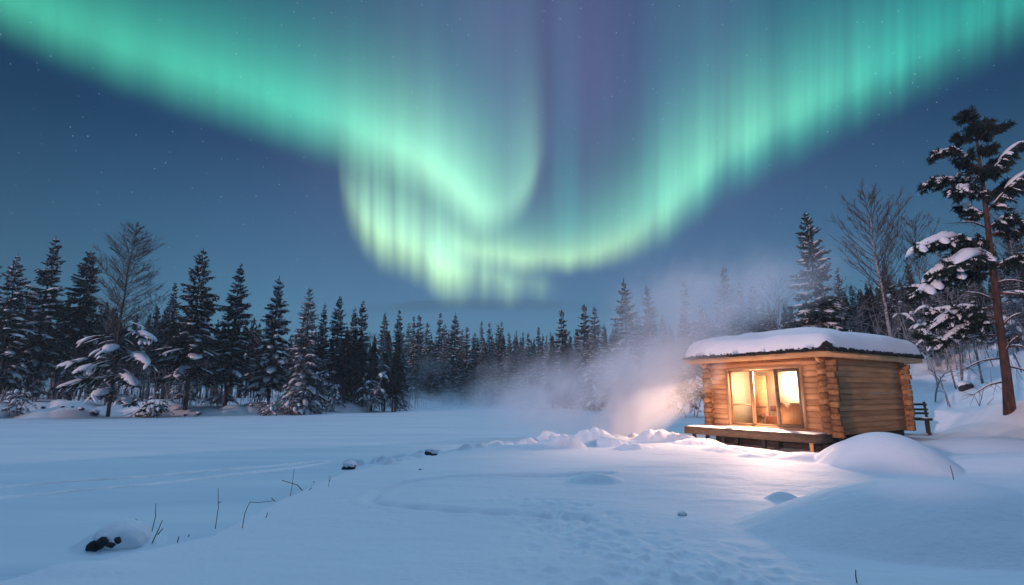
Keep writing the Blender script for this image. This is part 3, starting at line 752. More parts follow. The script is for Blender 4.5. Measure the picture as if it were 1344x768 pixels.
# ------------------------------------------------------------------ trees
def norm(a): return a / (np.linalg.norm(a, axis=-1, keepdims=True) + 1e-9)
def bough(tr, cr, sw, p0, out, r, pitch, droop, rng, nt=9, twl=.42, kw=.30, snow=0.0, sth=.10, dust=0.0, rad=.03, dens=1.0, lift=.10):
    """one spruce branch: limb, needle sprays on side twigs, snow on top"""
    side = np.array([-out[1], out[0], 0.0]); ts = np.linspace(0, 1, 7)
    def P(t):
        t = np.asarray(t)[..., None]
        return p0 + out * (r * t) + np.array([0, 0, 1.0]) * (r * (math.tan(pitch) * t - droop * t * t + lift * t ** 4)) + side * (r * bend * t * t)
    bend = rng.uniform(-.15, .15)
    tr.tube(P(ts), rad * (1 - .85 * ts) + .004, 4, False)
    nt = max(3, int(nt * dens))
    t = np.repeat(np.linspace(.16, 1.0, nt), 2) + rng.uniform(-.03, .03, nt * 2); sg = np.tile([1.0, -1.0], nt)
    base = P(t); L = (r * twl * (1.05 - .72 * t) * rng.uniform(.7, 1.25, nt * 2) + .10)
    an = rng.uniform(.75, 1.15, nt * 2)
    d = out[None] * np.cos(an)[:, None] + side[None] * (np.sin(an) * sg)[:, None] + np.array([0, 0, 1.0]) * rng.uniform(-.55, .05, nt * 2)[:, None]
    d = norm(d); tip = base + d * L[:, None]
    w = np.clip(L * kw, .07, .26)
    upn = np.tile([0, 0, 1.0], (nt * 2, 1)) + rng.uniform(-.5, .5, (nt * 2, 3))
    cr.kites(base, tip, w, upn); 
    dn = d.copy(); dn[:, 2] -= .55; dn = norm(dn)
    cr.kites(base + d * (L * .25)[:, None], base + d * (L * .25)[:, None] + dn * (L * .75)[:, None], w * .9, np.cross(d, [0, 0, 1.0]) + rng.uniform(-.3, .3, (nt * 2, 3)))
    # short hanging sprays under the limb
    tt = rng.uniform(.2, 1.0, nt); b2 = P(tt); l2 = rng.uniform(.10, .22, nt) * (r * .35 + .4)
    cr.kites(b2, b2 + np.stack([rng.uniform(-.12, .12, nt), rng.uniform(-.12, .12, nt), -l2], -1) + out * .06, l2 * .55, rng.uniform(-1, 1, (nt, 3)))
    # tip
    cr.kites(P([.82]), P([1.0]) + (P([1.0]) - P([.9])) * 1.2 , np.array([max(.08, r * .09)]), np.array([[0, 0, 1.0]]))
    if dust > 0:
        m = rng.random(nt * 2) < dust
        if m.any():
            up = np.array([0, 0, .035]); sw.kites(base[m] + up, tip[m] + up * .6, w[m] * .8, upn[m] * .3 + [0, 0, 1.0])
    if snow > 0 and rng.random() < snow:
        a0 = rng.uniform(.18, .45); a1 = rng.uniform(.75, 1.02); q = np.linspace(a0, a1, 7)
        sw.pillow(P(q) + [0, 0, .02], r * rng.uniform(.10, .2) * (1.1 - .4 * q) + .04, sth * rng.uniform(.6, 1.3) * np.ones(7), rng, 7)
    return P

def spruce_parts(H_, Rm, cb, snow, seed, dust=.2, droop=.22, dens=1.0, sth=.10, irr=.42, step=.034, shape=1.0, topthin=1.0, twl=.42):
    rng = np.random.RandomState(seed); tr, cr, sw = MB(), MB(), MB()
    n = 10; zz = np.linspace(-.6, H_, n); r0 = .011 * H_ + .03
    cx = np.cumsum(rng.normal(0, .03, n)) * .6; cyy = np.cumsum(rng.normal(0, .03, n)) * .6
    cx -= cx[1]; cyy -= cyy[1]
    tr.tube(np.stack([cx, cyy, zz], -1), r0 * (1 - .93 * np.clip(zz / H_, 0, 1)), 8)
    z = cb * H_; az = rng.uniform(0, 6)
    while z < H_ * .985:
        t = (z - cb * H_) / (H_ * (1 - cb)); rr = Rm * (1 - t) ** shape * (topthin if t > .6 else 1) + .12
        rr *= min(1.0, .62 + t * 3.2)
        nb = rng.randint(5, 8) if t < .9 else 4
        for k in range(nb):
            az += 2.399 + rng.uniform(-.4, .4); out = np.array([math.cos(az), math.sin(az), 0])
            r = rr * rng.uniform(1 - irr, 1 + irr * .6) * (.72 if rng.random() < .12 else 1)
            pitch = R(-14 + 50 * t ** 1.4 + rng.uniform(-8, 8))
            zc = z + rng.uniform(-.5, .5) * step * H_
            p0 = np.array([np.interp(zc, zz, cx), np.interp(zc, zz, cyy), zc])
            bough(tr, cr, sw, p0, out, r, pitch, droop * (1 - .6 * t), rng, nt=6 + int(r * 3.2), snow=min(1, snow * 1.45) * (1.1 - .45 * t), sth=sth * (1 - .5 * t), dust=min(.9, dust * 1.7 + .08), rad=.012 + .014 * r, dens=dens, twl=twl)
        z += step * H_ * (1.15 - .5 * t) * rng.uniform(.6, 1.4)
    # leader
    top = np.array([cx[-1], cyy[-1], H_])
    cr.kites(np.array([top - [0, 0, .5]] * 3), np.array([top + [0, 0, .25]] * 3), np.array([.10, .1, .1]), rng.uniform(-1, 1, (3, 3)) * [1, 1, .01])
    # dead lower branches on the bare stem
    if cb > .06:
        for k in range(int(14 * cb * 4)):
            zc = rng.uniform(.05, cb) * H_; a = rng.uniform(0, 6.28); l = rng.uniform(.4, 1.1) * Rm * .6; o_ = np.array([math.cos(a), math.sin(a), -.15])
            p0 = np.array([np.interp(zc, zz, cx), np.interp(zc, zz, cyy), zc]); tr.tube([p0, p0 + o_ * l * .5, p0 + o_ * l + [0, 0, -.1 * l]], [.018, .012, .005], 3, False)
    return tr, cr, sw

def make_spruce(name, label, cat, group, H_, Rm, cb, snow, seed, mats=('bark', 'needle', 'tree_snow'), **kw):
    tr, cr, sw = spruce_parts(H_, Rm, cb, snow, seed, **kw)
    o = empty(name, (0, 0, 0), label, cat, group)
    tr.build('trunk', M[mats[0]], o, True); cr.build('crown', M[mats[1]], o)
    if sw.n: sw.build('snow', M[mats[2]], o, True)
    return o

def bare_parts(H_, spread, seed, trunk_r, first=.25, up=.9, nb=26, sub=6, curve=.25, droop=0.0, clean=False, tip=.006, conic=False, rbk=.34):
    rng = np.random.RandomState(seed); tr, br = MB(), MB()
    n = 12; zz = np.linspace(-.5, H_, n); cx = np.cumsum(rng.normal(0, .05, n)); cyy = np.cumsum(rng.normal(0, .05, n)); cx -= cx[0]; cyy -= cyy[0]
    tr.tube(np.stack([cx, cyy, zz], -1), np.maximum(trunk_r * (1 - np.clip(zz / H_, 0, 1)) ** .8, tip), 7)
    az = rng.uniform(0, 6)
    for i in range(nb):
        t = first + (1 - first) * (i + rng.random()) / nb; z = t * H_; az += 2.4 + rng.uniform(-1.1, 1.1)
        o_ = np.array([math.cos(az), math.sin(az), 0]); f = (t - first) / (1 - first)
        r = spread * ((1 - f) ** .8 if conic else (math.sin(math.pi * min(.98, f * .75 + .22)) ** .8)) * rng.uniform(.55, 1.12) + .1
        p0 = np.array([np.interp(z, zz, cx), np.interp(z, zz, cyy), z]); ts = np.linspace(0, 1, 6)[:, None]; sd_ = np.array([-o_[1], o_[0], 0])
        P = p0 + o_ * r * ts + np.array([0, 0, 1.0]) * r * (up * ts + curve * ts ** 2 - droop * ts ** 3) + sd_ * r * rng.uniform(-.2, .2) * ts ** 2 + rng.normal(0, .055 * r, (6, 3)) * ts
        rb = max(tip, trunk_r * rbk * (1 - .6 * f)); br.tube(P, np.linspace(rb, tip, 6), 4, False)
        for k in range(sub):
            s_ = rng.uniform(.2, .95); q0 = np.array([np.interp(s_, ts[:, 0], P[:, j]) for j in range(3)])
            d = norm(o_ * rng.uniform(.2, 1) + sd_ * rng.uniform(-1, 1) + np.array([0, 0, up * .8 - droop * 1.2 + rng.uniform(-.1, .5)])); l = r * rng.uniform(.25, .5) * (1.1 - .5 * s_)
            q1 = q0 + d * l * .5 + rng.normal(0, .03 * l, 3); q2 = q0 + d * l + np.array([0, 0, l * (.15 - droop * .4)])
            br.tube([q0, q1, q2], [tip * 1.6, tip * 1.2, tip * .8], 3, False)
            for kk in range(3):
                e0 = q1 + (q2 - q1) * rng.uniform(-.6, .9); e1 = e0 + norm(d + rng.normal(0, .5, 3)) * l * rng.uniform(.25, .5)
                br.tube([e0, e1], [tip * 1.0, tip * .6], 3, False)
    return tr, br
def make_bare(name, label, cat, group, H_, spread, seed, trunk_r, mt='birch_bark', mb='twig', **kw):
    tr, br = bare_parts(H_, spread, seed, trunk_r, **kw)
    o = empty(name, (0, 0, 0), label, cat, group)
    tr.build('trunk', M[mt], o, True); br.build('branches', M[mb], o); return o

def put(o, px, py, Y, H_, lean=(0, 0), rz=None, wide=1.0):
    """stand a tree of built height H_ so that its tip shows at px,py from the camera, at forward distance Y"""
    tip = at(px, py, Y); x = tip[0]; g = gz(x, Y); s = (tip[2] - g) / H_
    o.location = (x - math.tan(lean[0]) * (tip[2] - g), Y, g - .1); o.scale = (s * wide, s * wide, s)
    o.rotation_euler = (lean[1], lean[0], 0) if rz is None else (lean[1], lean[0], rz)
    return o

WN = 'spruces and larches along the left shore'
# --- left shore, each tree of its own build
def left_shore():
    K = dict
    L = [
     # name,label,px,py,Y,H,R,cb,snow,seed,kw,lean,mats
     ('spruce', 'dark spruce cut by the left edge of the view', -8, 318, 47, 13, 2.6, .18, .5, 11, K(dust=.15, irr=.4), .02, 0),
     ('spruce', 'snow laden spruce with a bent bushy top near the left edge', 24, 334, 45, 12.5, 2.9, .16, .9, 12, K(dust=.45, sth=.2, irr=.5, droop=.34, step=.045), -.03, 0),
     ('spruce', 'tall thin pointed spruce with sparse top, second full tree from the left edge', 72, 308, 48, 14, 2.7, .20, .7, 13, K(dust=.25, irr=.5, shape=1.05, sth=.14), .0, 0),
     ('spruce', 'black spruce with dense short crown on a long bare trunk', 120, 330, 49, 13, 1.75, .42, .12, 14, K(dust=.05, irr=.25, shape=.7, step=.026, dens=1.2), .0, 0),
     ('spruce', 'slim dark spruce peeping out behind the broad spruce left of centre', 231, 371, 60, 14, 2.2, .15, .35, 15, K(dust=.15), 0, 0),
     ('spruce', 'broad full spruce with snow streaked boughs over a bare reddish trunk', 268, 327, 47, 13.4, 3.2, .24, .75, 16, K(dust=.14, sth=.12, irr=.28, droop=.26, step=.036), .01, 0),
     ('spruce', 'tall narrow spruce just right of the broad spruce', 315, 347, 50, 13.4, 2.5, .20, .55, 17, K(dust=.2, irr=.4, shape=.95), .01, 0),
     ('spruce', 'dark topped spruce with thick snow pads low on its boughs', 366, 362, 52, 13, 2.9, .15, .7, 18, K(dust=.2, sth=.26, irr=.4, droop=.3), 0, 0),
     ('spruce', 'pale frosted spruce, whitest tall tree on the left shore', 407, 378, 51, 12, 2.7, .03, .9, 19, K(dust=.75, sth=.13, irr=.4, droop=.40, dens=.8), .0, 1),
     ('spruce', 'small dark spruce tip showing between the frosted spruce and its right neighbour', 427, 398, 66, 13, 2.1, .1, .3, 20, K(dust=.15), 0, 0),
     ('spruce', 'dark slender spruce right of the frosted spruce', 446, 388, 58, 12.6, 2.5, .16, .5, 21, K(dust=.2, irr=.4), 0, 0),
     ('spruce', 'left spruce of a close pair right of the slender spruce', 466, 402, 63, 13, 2.2, .1, .4, 22, K(dust=.2), 0, 0),
     ('spruce', 'right spruce of a close pair, a little taller than its twin', 477, 394, 62, 13, 2.4, .08, .5, 23, K(dust=.2, irr=.4), 0, 0),
     ('spruce', 'blunt dark spruce standing behind the frosted shrubs, left of two', 506, 409, 68, 13, 2.5, .08, .4, 24, K(dust=.2), 0, 0),
     ('spruce', 'pointed dark spruce standing behind the frosted shrubs, right of two', 525, 407, 70, 13, 2.2, .08, .4, 25, K(dust=.2), 0, 0),
    ]
    out = []
    for nm, lb, px, py, Y, h, rm, cb, snw, sd_, kw, ln, fr in L:
        ms = ('bark', 'frost_needle' if fr else 'needle', 'tree_snow')
        o = make_spruce(nm, lb, 'tree', WN, h, rm, cb, snw, sd_, ms, **kw); put(o, px, py, Y, h, (ln, 0)); out.append(o)
    return out
LS = left_shore()

# --- the larch with snow-bowed lower boughs
def larch():
    Y = 44.5; h = 14.0
    tr, br = bare_parts(h, 2.3, 31, .13, first=.42, up=.50, nb=130, sub=12, curve=.22, tip=.007, conic=False, rbk=.15)
    cr, sw = MB(), MB(); rng = np.random.RandomState(32)
    for i in range(26):                                   # thin old boughs with rime
        z = rng.uniform(.22, .5) * h; a = rng.uniform(0, 6.28); out = np.array([math.cos(a), math.sin(a), 0]); r = rng.uniform(1.2, 2.6)
        p = np.array([[0, 0, z], *( [0, 0, z] + out * r * .5 + [0, 0, .1], [0, 0, z] + out * r + [0, 0, -.35 * r])]); br.tube(p, [.03, .02, .01], 4, False)
        if rng.random() < .6: sw.pillow(np.array([p[0] + (p[2] - p[0]) * t + [0, 0, .12 * math.sin(3.1 * t)] for t in np.linspace(.2, .95, 6)]), .07, .06 * np.ones(6), rng, 6)
    for dx, z, r, sth, dep in ((-1, .42, 3.0, .25, .1), (-1, .30, 3.3, .28, -.3), (1, .44, 3.0, .32, -.2), (1, .33, 3.4, .40, -.4), (1, .22, 3.1, .35, -.6), (-1, .20, 3.0, .22, -.6), (1, .12, 2.6, .25, -.5), (.5, .36, 2.4, .35, -1), (-.6, .26, 2.4, .3, -1), (.3, .15, 2.3, .2, -1)):
        out = norm(np.array([dx, dep, 0.0])); P = bough(br, cr, sw, np.array([0, 0, z * h]), out, r, R(4), .42, rng, nt=16, twl=.45, kw=.34, snow=0, dust=.5, rad=.045)
        q = np.linspace(.45, 1.04, 8); sw.pillow(P(q), .58 * (1.05 - .25 * q), 1.15 * sth * np.ones(8), rng, 9); q = np.linspace(.15, .5, 6); sw.pillow(P(q), .14 * np.ones(6), .1 * np.ones(6), rng, 7)
        for k in range(3):
            s_ = rng.uniform(.55, 1.0); c = P(np.array([s_]))[0] + rng.normal(0, .25, 3) * [1, 1, .3]; sd_ = norm(np.cross(out, [0, 0, 1.0]) * rng.choice([-1, 1]) + out * .6 + [0, 0, -.5]); 
            sw.pillow(np.array([c + sd_ * t * .7 + [0, 0, -.25 * t * t] for t in np.linspace(0, 1, 6)]), .2 * np.ones(6), .16 * np.ones(6), rng, 7)
    o = empty('larch', (0, 0, 0), 'bare topped larch with thick snow pads on its drooping lower boughs', 'tree', WN)
    tr.build('trunk', M['bark'], o, True); br.build('branches', M['twig'], o); cr.build('crown', M['needle'], o); sw.build('snow', M['tree_snow'], o, True)
    put(o, 181, 296, Y, h, (.02, 0))
larch()

# --- young trees bowed and plastered with snow at the water's edge
def snow_shrub(label, px, py, Y, h, w, seed, frost=True, n=26, group='snow plastered shrubs on the far shore'):
    rng = np.random.RandomState(seed); tr, cr, sw = MB(), MB(), MB()
    for s_ in range(rng.randint(3, 5)):
        dx = rng.uniform(-.35, .35) * w; ts = np.linspace(0, 1, 7)
        P0 = np.stack([dx * .4 + dx * ts * 1.3 + rng.uniform(-.3, .3) * ts ** 2 * w, rng.uniform(-.3, .3) * ts, -.3 + (h + .3) * ts ** .9 * rng.uniform(.75, 1.0)], -1); tr.tube(P0, np.linspace(.055, .012, 7), 5, False)
        for k in range(n // 3):
            t = rng.uniform(.25, 1); p0 = np.array([np.interp(t, ts, P0[:, j]) for j in range(3)]); a = rng.uniform(0, 6.28); out = np.array([math.cos(a), math.sin(a) * .7, 0])
            bough(tr, cr, sw, p0, norm(out), w * rng.uniform(.25, .6) * (1.2 - .6 * t), R(10), .65, rng, nt=6, snow=.8, sth=.14, dust=.8, rad=.018, lift=0)
    g = at(px, py, Y); o = empty('snowy_shrub', (g[0], Y, gz(g[0], Y)), label, 'shrub', group)
    tr.build('stems', M['frost_twig'], o, True); cr.build('crown', M['frost_needle' if frost else 'needle'], o); sw.build('snow', M['tree_snow'], o, True); return o
for lb, px, Y, h, w, sd_ in (('low snow capped shrub at the left end of the far shore', 22, 42.5, 2.4, 2.2, 41),
        ('round snow capped bush by the foot of the dark topped spruce', 352, 47, 1.5, 1.6, 42), ('snow hooded bush beneath the pale frosted spruce', 386, 48, 2.2, 1.9, 43),
        ('tall frosted shrub with pale stems at the end of the left trees', 487, 55, 4.6, 2.6, 44), ('bushy frosted young tree right of the tall frosted shrub', 505, 58, 5.2, 2.8, 45),
        ('small hooded frosted shrub below the slender dark spruce', 437, 54, 3.4, 1.6, 46), ('frosted shrub lowest and last before the mist', 521, 60, 3.0, 2.2, 47),
        ('frosted shrub wide and low on the shore right of the mist bank', 728, 84, 4.5, 4.0, 48), ('tall frosted shrub beside the three hazy spruces', 752, 70, 5.2, 3.4, 49),
        ('snowy bush under the larch, low on the bank', 205, 43.2, 2.2, 2.0, 50),
        ('frosted young tree leaning at the left edge of the far shore', -4, 46, 5.0, 3.0, 150), ('frosted bush between the second and third spruces from the left edge', 48, 47.5, 3.6, 2.6, 151), ('frosted young tree at the foot of the black long trunked spruce', 98, 48.5, 4.4, 2.8, 152), ('pale frosted bush between larch and long trunked spruce', 140, 48, 3.2, 2.4, 153),
        ('frosted bush left of the broad spruce trunk', 238, 50, 3.4, 2.6, 154), ('frosted bush right of the broad spruce trunk', 296, 51, 3.0, 2.6, 155), ('tall pale frosted young tree between the narrow and the dark topped spruce', 338, 53, 5.0, 2.6, 156), ('frosted bush right of the pale frosted spruce', 418, 54, 3.6, 2.4, 157), ('leaning frosted young tree at the foot of the close pair of spruces', 462, 58, 4.8, 3.0, 158),
        ('frosted bush behind the left wisp of steam', 790, 60, 4.6, 3.4, 159), ('frosted young tree behind the middle of the steam', 832, 56, 5.0, 3.2, 160), ('frosted bush just left of the hut, behind the steam', 905, 44, 4.2, 3.0, 161), ('frosted young tree rising over the right end of the roof', 1205, 36, 5.2, 3.0, 162), ('frosted bush on the bank right of the bench', 1240, 33, 3.0, 2.6, 163), ('frosted bush on the bank behind the birch clump', 1276, 34, 3.6, 2.8, 164), ('frosted bush on the bank right of the pine trunk', 1345, 31, 3.2, 2.6, 165)):
    snow_shrub(lb, px, 520, Y, h, w, sd_, frost=sd_ not in (50,))

# --- library of smaller spruces, copied for the far rows
LIB = []; LIBH = {}
for i, (h, rm, cb, snw, dust) in enumerate(((12, 1.9, .06, .35, .18), (12, 1.6, .08, .45, .3), (12, 2.2, .05, .6, .45), (12, 1.5, .12, .2, .1), (12, 2.0, .05, .8, .6), (11, 1.75, .10, .5, .25), (13, 1.7, .05, .6, .4), (12, 2.3, .14, .4, .3))):
    LIB.append((i, h, rm, cb, snw, dust))
PROTO = {}
_lc = random.Random(2)
def lib_spruce(i, label, group):
    if i in (0, 1, 2, 3) and _lc.random() < .55: i = _lc.choice((5, 6, 7))
    if i not in PROTO:
        _, h, rm, cb, snw, dust = LIB[i]
        PROTO[i] = make_spruce('spruce', label, 'tree', group, h, rm, cb, snw, 60 + i, ('bark', 'frost_needle' if i == 4 else 'needle', 'tree_snow'), dust=dust, dens=.75, step=.04, irr=.5, shape=(.9, 1.1, 1.0, 1.2, .95, .85, 1.15, 1.05)[i], droop=(.2, .3, .15, .25, .35, .3, .2, .28)[i])
        LIBH[PROTO[i].name] = LIB[i][1]; return PROTO[i]
    c = copy_tree(PROTO[i]); LIBH[c.name] = LIB[i][1]; c['label'] = label; c['group'] = group; c['category'] = 'tree'; return c
ORD = ['first', 'second', 'third', 'fourth', 'fifth', 'sixth', 'seventh', 'eighth', 'ninth', 'tenth', 'eleventh', 'twelfth', 'thirteenth', 'fourteenth', 'fifteenth', 'sixteenth', 'seventeenth', 'eighteenth', 'nineteenth', 'twentieth',
       'twenty first', 'twenty second', 'twenty third', 'twenty fourth', 'twenty fifth', 'twenty sixth', 'twenty seventh', 'twenty eighth', 'twenty ninth', 'thirtieth']
rr = random.Random(8)
G1 = 'spruces in the far row across the lake'
far = [(536, 424, 92, 0), (543, 415, 88, 1), (552, 414, 96, 0), (561, 424, 100, 3), (573, 411, 92, 1), (584, 425, 97, 2), (592, 411, 94, 0), (604, 432, 98, 4), (614, 429, 92, 3), (624, 436, 98, 2),
       (633, 422, 96, 3), (641, 424, 100, 1), (651, 426, 92, 0), (660, 422, 97, 1), (669, 437, 95, 4), (677, 434, 101, 2), (684, 436, 97, 0), (694, 437, 99, 3), (704, 429, 98, 3), (714, 440, 94, 4), (724, 436, 92, 1)]
words = {0: 'dark', 1: 'narrow dark', 2: 'broad snow flecked', 3: 'thin black', 4: 'frosted'}
for k, (px, py, Y, i) in enumerate(far):
    o = lib_spruce(i, '%s spruce in the far row across the lake, %s tip from the left' % (words[i], ORD[k]), G1)
    put(o, px, py, Y, LIBH.get(o.name, 12), (rr.uniform(-.03, .03), rr.uniform(-.02, .02)), rz=rr.uniform(0, 6.28), wide=rr.uniform(.9, 1.25))
# lower snowy trees standing in front of the far row
G2 = 'low frosted spruces before the far row'
low = [(548, 452, 84, 4), (566, 458, 85, 2), (580, 446, 86, 4), (607, 452, 86, 2), (630, 455, 87, 4), (648, 446, 88, 4), (668, 452, 86, 2), (690, 458, 88, 4), (738, 460, 78, 4)]
for k, (px, py, Y, i) in enumerate(low):
    o = lib_spruce(i, 'low %s spruce in front of the far row, %s from the left' % ('white frosted' if i == 4 else 'snow flecked', ORD[k]), G2)
    put(o, px, py, Y, LIBH.get(o.name, 12), (rr.uniform(-.03, .03), rr.uniform(-.02, .02)), rz=rr.uniform(0, 6.28), wide=rr.uniform(1.2, 1.7))
G3 = 'spruces behind the steam, left of the hut'
mids = [(738, 407, 70, 1, 'slim grey spruce, leftmost of three hazy ones left of the steam'), (760, 400, 68, 2, 'pointed grey spruce, middle of three hazy ones left of the steam'), (781, 402, 66, 4, 'frosted spruce, rightmost of three hazy ones left of the steam'),
        (817, 366, 58, 2, 'tall clear dark spruce standing out above the steam'), (803, 430, 62, 0, 'short dark spruce at the left foot of the tall clear one'), (838, 415, 60, 0, 'short dark spruce at the right foot of the tall clear one'), (850, 374, 62, 4, 'pale hazy spruce just right of the tall clear one'),
        (872, 412, 58, 2, 'half hidden spruce within the upper steam'), (897, 368, 60, 1, 'hazy spruce rising above the thickest steam'), (918, 400, 56, 0, 'dim spruce behind the steam over the left eave'), (942, 350, 54, 4, 'tall hazy spruce above the left end of the roof'),
        (960, 392, 52, 0, 'lower dark spruce over the left part of the snowy roof'), (973, 370, 53, 1, 'dark spruce above the snowy roof, left of a twin'), (994, 374, 54, 0, 'dark spruce above the snowy roof, right of a twin'), (1012, 396, 50, 3, 'thin black spruce left of the big spruce behind the roof')]
for px, py, Y, i, lb in mids:
    o = lib_spruce(i, lb, G3); put(o, px, py, Y, LIBH.get(o.name, 12), (rr.uniform(-.03, .03), rr.uniform(-.02, .02)), rz=rr.uniform(0, 6.28), wide=rr.uniform(1.05, 1.35))
# --- behind the hut
o = make_spruce('spruce', 'large spruce with snow edged boughs standing behind the hut roof', 'tree', 'trees behind the hut', 13, 2.35, .16, .8, 71, dust=.3, sth=.13, irr=.32, droop=.2, step=.040, shape=.8); put(o, 1056, 279, 36, 13, (-.03, 0))
G4 = 'trees behind the hut'
for k, (px, py, Y, i, lb) in enumerate(((1098, 352, 46, 0, 'dark spruce in the wood between the big spruce and the tall bare birch'), (1120, 372, 44, 2, 'snow flecked spruce low in the wood left of the tall bare birch'), (1160, 345, 47, 3, 'thin black spruce close behind the tall bare birch'), (1183, 338, 48, 0, 'dark spruce in the wood between the two bare birches'),
        (1212, 352, 44, 2, 'snow flecked spruce right of the second bare birch'), (1238, 330, 46, 0, 'dark spruce in the wood left of the big pine'), (1262, 345, 42, 1, 'narrow spruce behind the snow pads of the big pine'), (1302, 320, 44, 2, 'spruce behind the big pine trunk'), (1330, 300, 42, 0, 'dark spruce at the right edge behind the big pine'), (1356, 330, 40, 2, 'spruce cut by the right edge of the view'), (1036, 400, 46, 0, 'dark spruce low behind the big spruce'), (1078, 372, 45, 3, 'thin black spruce half behind the big spruce'))):
    o = lib_spruce(i, lb, G4); put(o, px, py, Y, LIBH.get(o.name, 12), (rr.uniform(-.03, .03), rr.uniform(-.02, .02)), rz=rr.uniform(0, 6.28), wide=rr.uniform(1.1, 1.5))
o = make_bare('birch', 'tall bare birch with a rounded twiggy crown behind the hut roof', 'tree', G4, 12.5, 2.9, 81, .14, first=.30, up=1.0, nb=64, sub=11, tip=.009, rbk=.26); put(o, 1143, 258, 35, 12.5, (-.02, 0))
o = make_bare('birch', 'thinner bare birch right of the tall one', 'tree', G4, 12, 2.2, 82, .10, first=.35, up=1.1, nb=48, sub=10, tip=.008, rbk=.26); put(o, 1196, 288, 37, 12)
o = make_bare('birch', 'bare birch half hidden behind the big pine', 'tree', G4, 12, 2.4, 83, .10, first=.3, up=1.0, nb=48, sub=10, tip=.008, rbk=.26); put(o, 1318, 275, 34, 12)
o = make_bare('birch', 'small hazy bare birch left of the big spruce behind the roof', 'tree', G4, 9, 2.2, 84, .08, first=.3, up=1.0, nb=30, sub=8, tip=.012); put(o, 1018, 372, 44, 9)
for k, (lb, px, py, Y, h, sp_) in enumerate((('frosted bare birch between the first two full trees at the left', 44, 418, 50, 8, 1.9), ('frosted bare birch just left of the larch', 150, 398, 53, 9, 2.0), ('frosted bare birch between the larch and the broad spruce', 208, 388, 54, 9, 2.2), ('frosted bare birch between the narrow and the dark topped spruce', 343, 436, 56, 8, 1.9),
        ('low frosted bare birch left of the pale frosted spruce', 389, 452, 57, 7, 1.9), ('frosted bare birch at the right end of the left shore trees', 488, 440, 60, 8, 2.2), ('frosted bare birch, last one before the mist', 516, 452, 64, 8, 2.4), ('frosted bare birch left of the steam, before the hazy spruces', 772, 446, 64, 9, 2.6), ('frosted bare birch low behind the right half of the roof', 1100, 372, 42, 9, 2.4), ('frosted bare birch between the second birch and the pine', 1236, 318, 38, 10, 2.5))):
    o = make_bare('birch', lb, 'tree', 'frosted bare birches', h, sp_, 200 + k, .075, mt='bark', mb='frost_twig', first=.22, up=.9, nb=34, sub=8, tip=.010, rbk=.3); put(o, px, py, Y, h, (.02 * (k % 3 - 1), 0))
# arching rime-white saplings and thin stems on the right bank
def sapling(label, px, Y, h, arch, seed, stems=1, cat='sapling', mt='frost_twig', rad=.035, group='white saplings on the right bank', side=6):
    rng = np.random.RandomState(seed); b = MB(); br = MB(); x = at(px, 520, Y)[0]
    for s_ in range(stems):
        ts = np.linspace(0, 1, 9); a = arch * rng.uniform(.7, 1.2); dx = rng.uniform(-.25, .25) * (stems > 1)
        P = np.stack([dx + h * a * ts ** 2.2, rng.uniform(-.2, .2) * ts * h, -.3 + h * ts - h * abs(a) * .55 * ts ** 3.2], -1); b.tube(P, np.linspace(rad, .008, 9), 5, False)
        for k in range(side):
            t = rng.uniform(.3, .95); p0 = np.array([np.interp(t, ts, P[:, j]) for j in range(3)]); d = norm(np.array([a + rng.uniform(-1, 1), rng.uniform(-.8, .8), rng.uniform(.1, 1)])); l = h * rng.uniform(.1, .28)
            br.tube([p0, p0 + d * l * .5 + [0, 0, .03 * l], p0 + d * l + [0, 0, -.15 * l]], [.014, .01, .006], 3, False)
            q0 = p0 + d * l * .5; br.tube([q0, q0 + norm(d + rng.normal(0, .6, 3)) * l * .5], [.008, .005], 3, False)
    o = empty('sapling', (x, Y, gz(x, Y)), label, cat, group); b.build('stem', M[mt], o, True); br.build('branches', M[mt], o); return o
for args in (('rime white sapling arching left just past the roof corner', 1232, 30, 4.2, -.55, 91, 1), ('rime white sapling arching over the bare slope behind the bench', 1222, 27, 2.8, .45, 92, 2), ('white birch stems in a clump left of the big pine', 1262, 28, 4.5, .05, 93, 3, 'sapling', 'birch_bark', .05),
             ('pair of white birch stems close left of the pine trunk', 1292, 27, 4.2, -.04, 94, 2, 'sapling', 'birch_bark', .05), ('rime white sapling arching down right of the pine trunk', 1352, 26, 4.5, -.5, 95, 2), ('thin leaning sapling on the slope above the bench', 1246, 24.5, 2.3, -.25, 96, 1),
             ('arching white sapling behind the right end of the roof', 1196, 32, 5.4, -.5, 97, 1), ('tall arching white sapling over the roof, right of the birch trunk', 1165, 33, 6.2, .38, 98, 1), ('bent white sapling over the roof, left of the birch trunk', 1122, 33, 6.0, -.42, 99, 1)):
    sapling(*args)

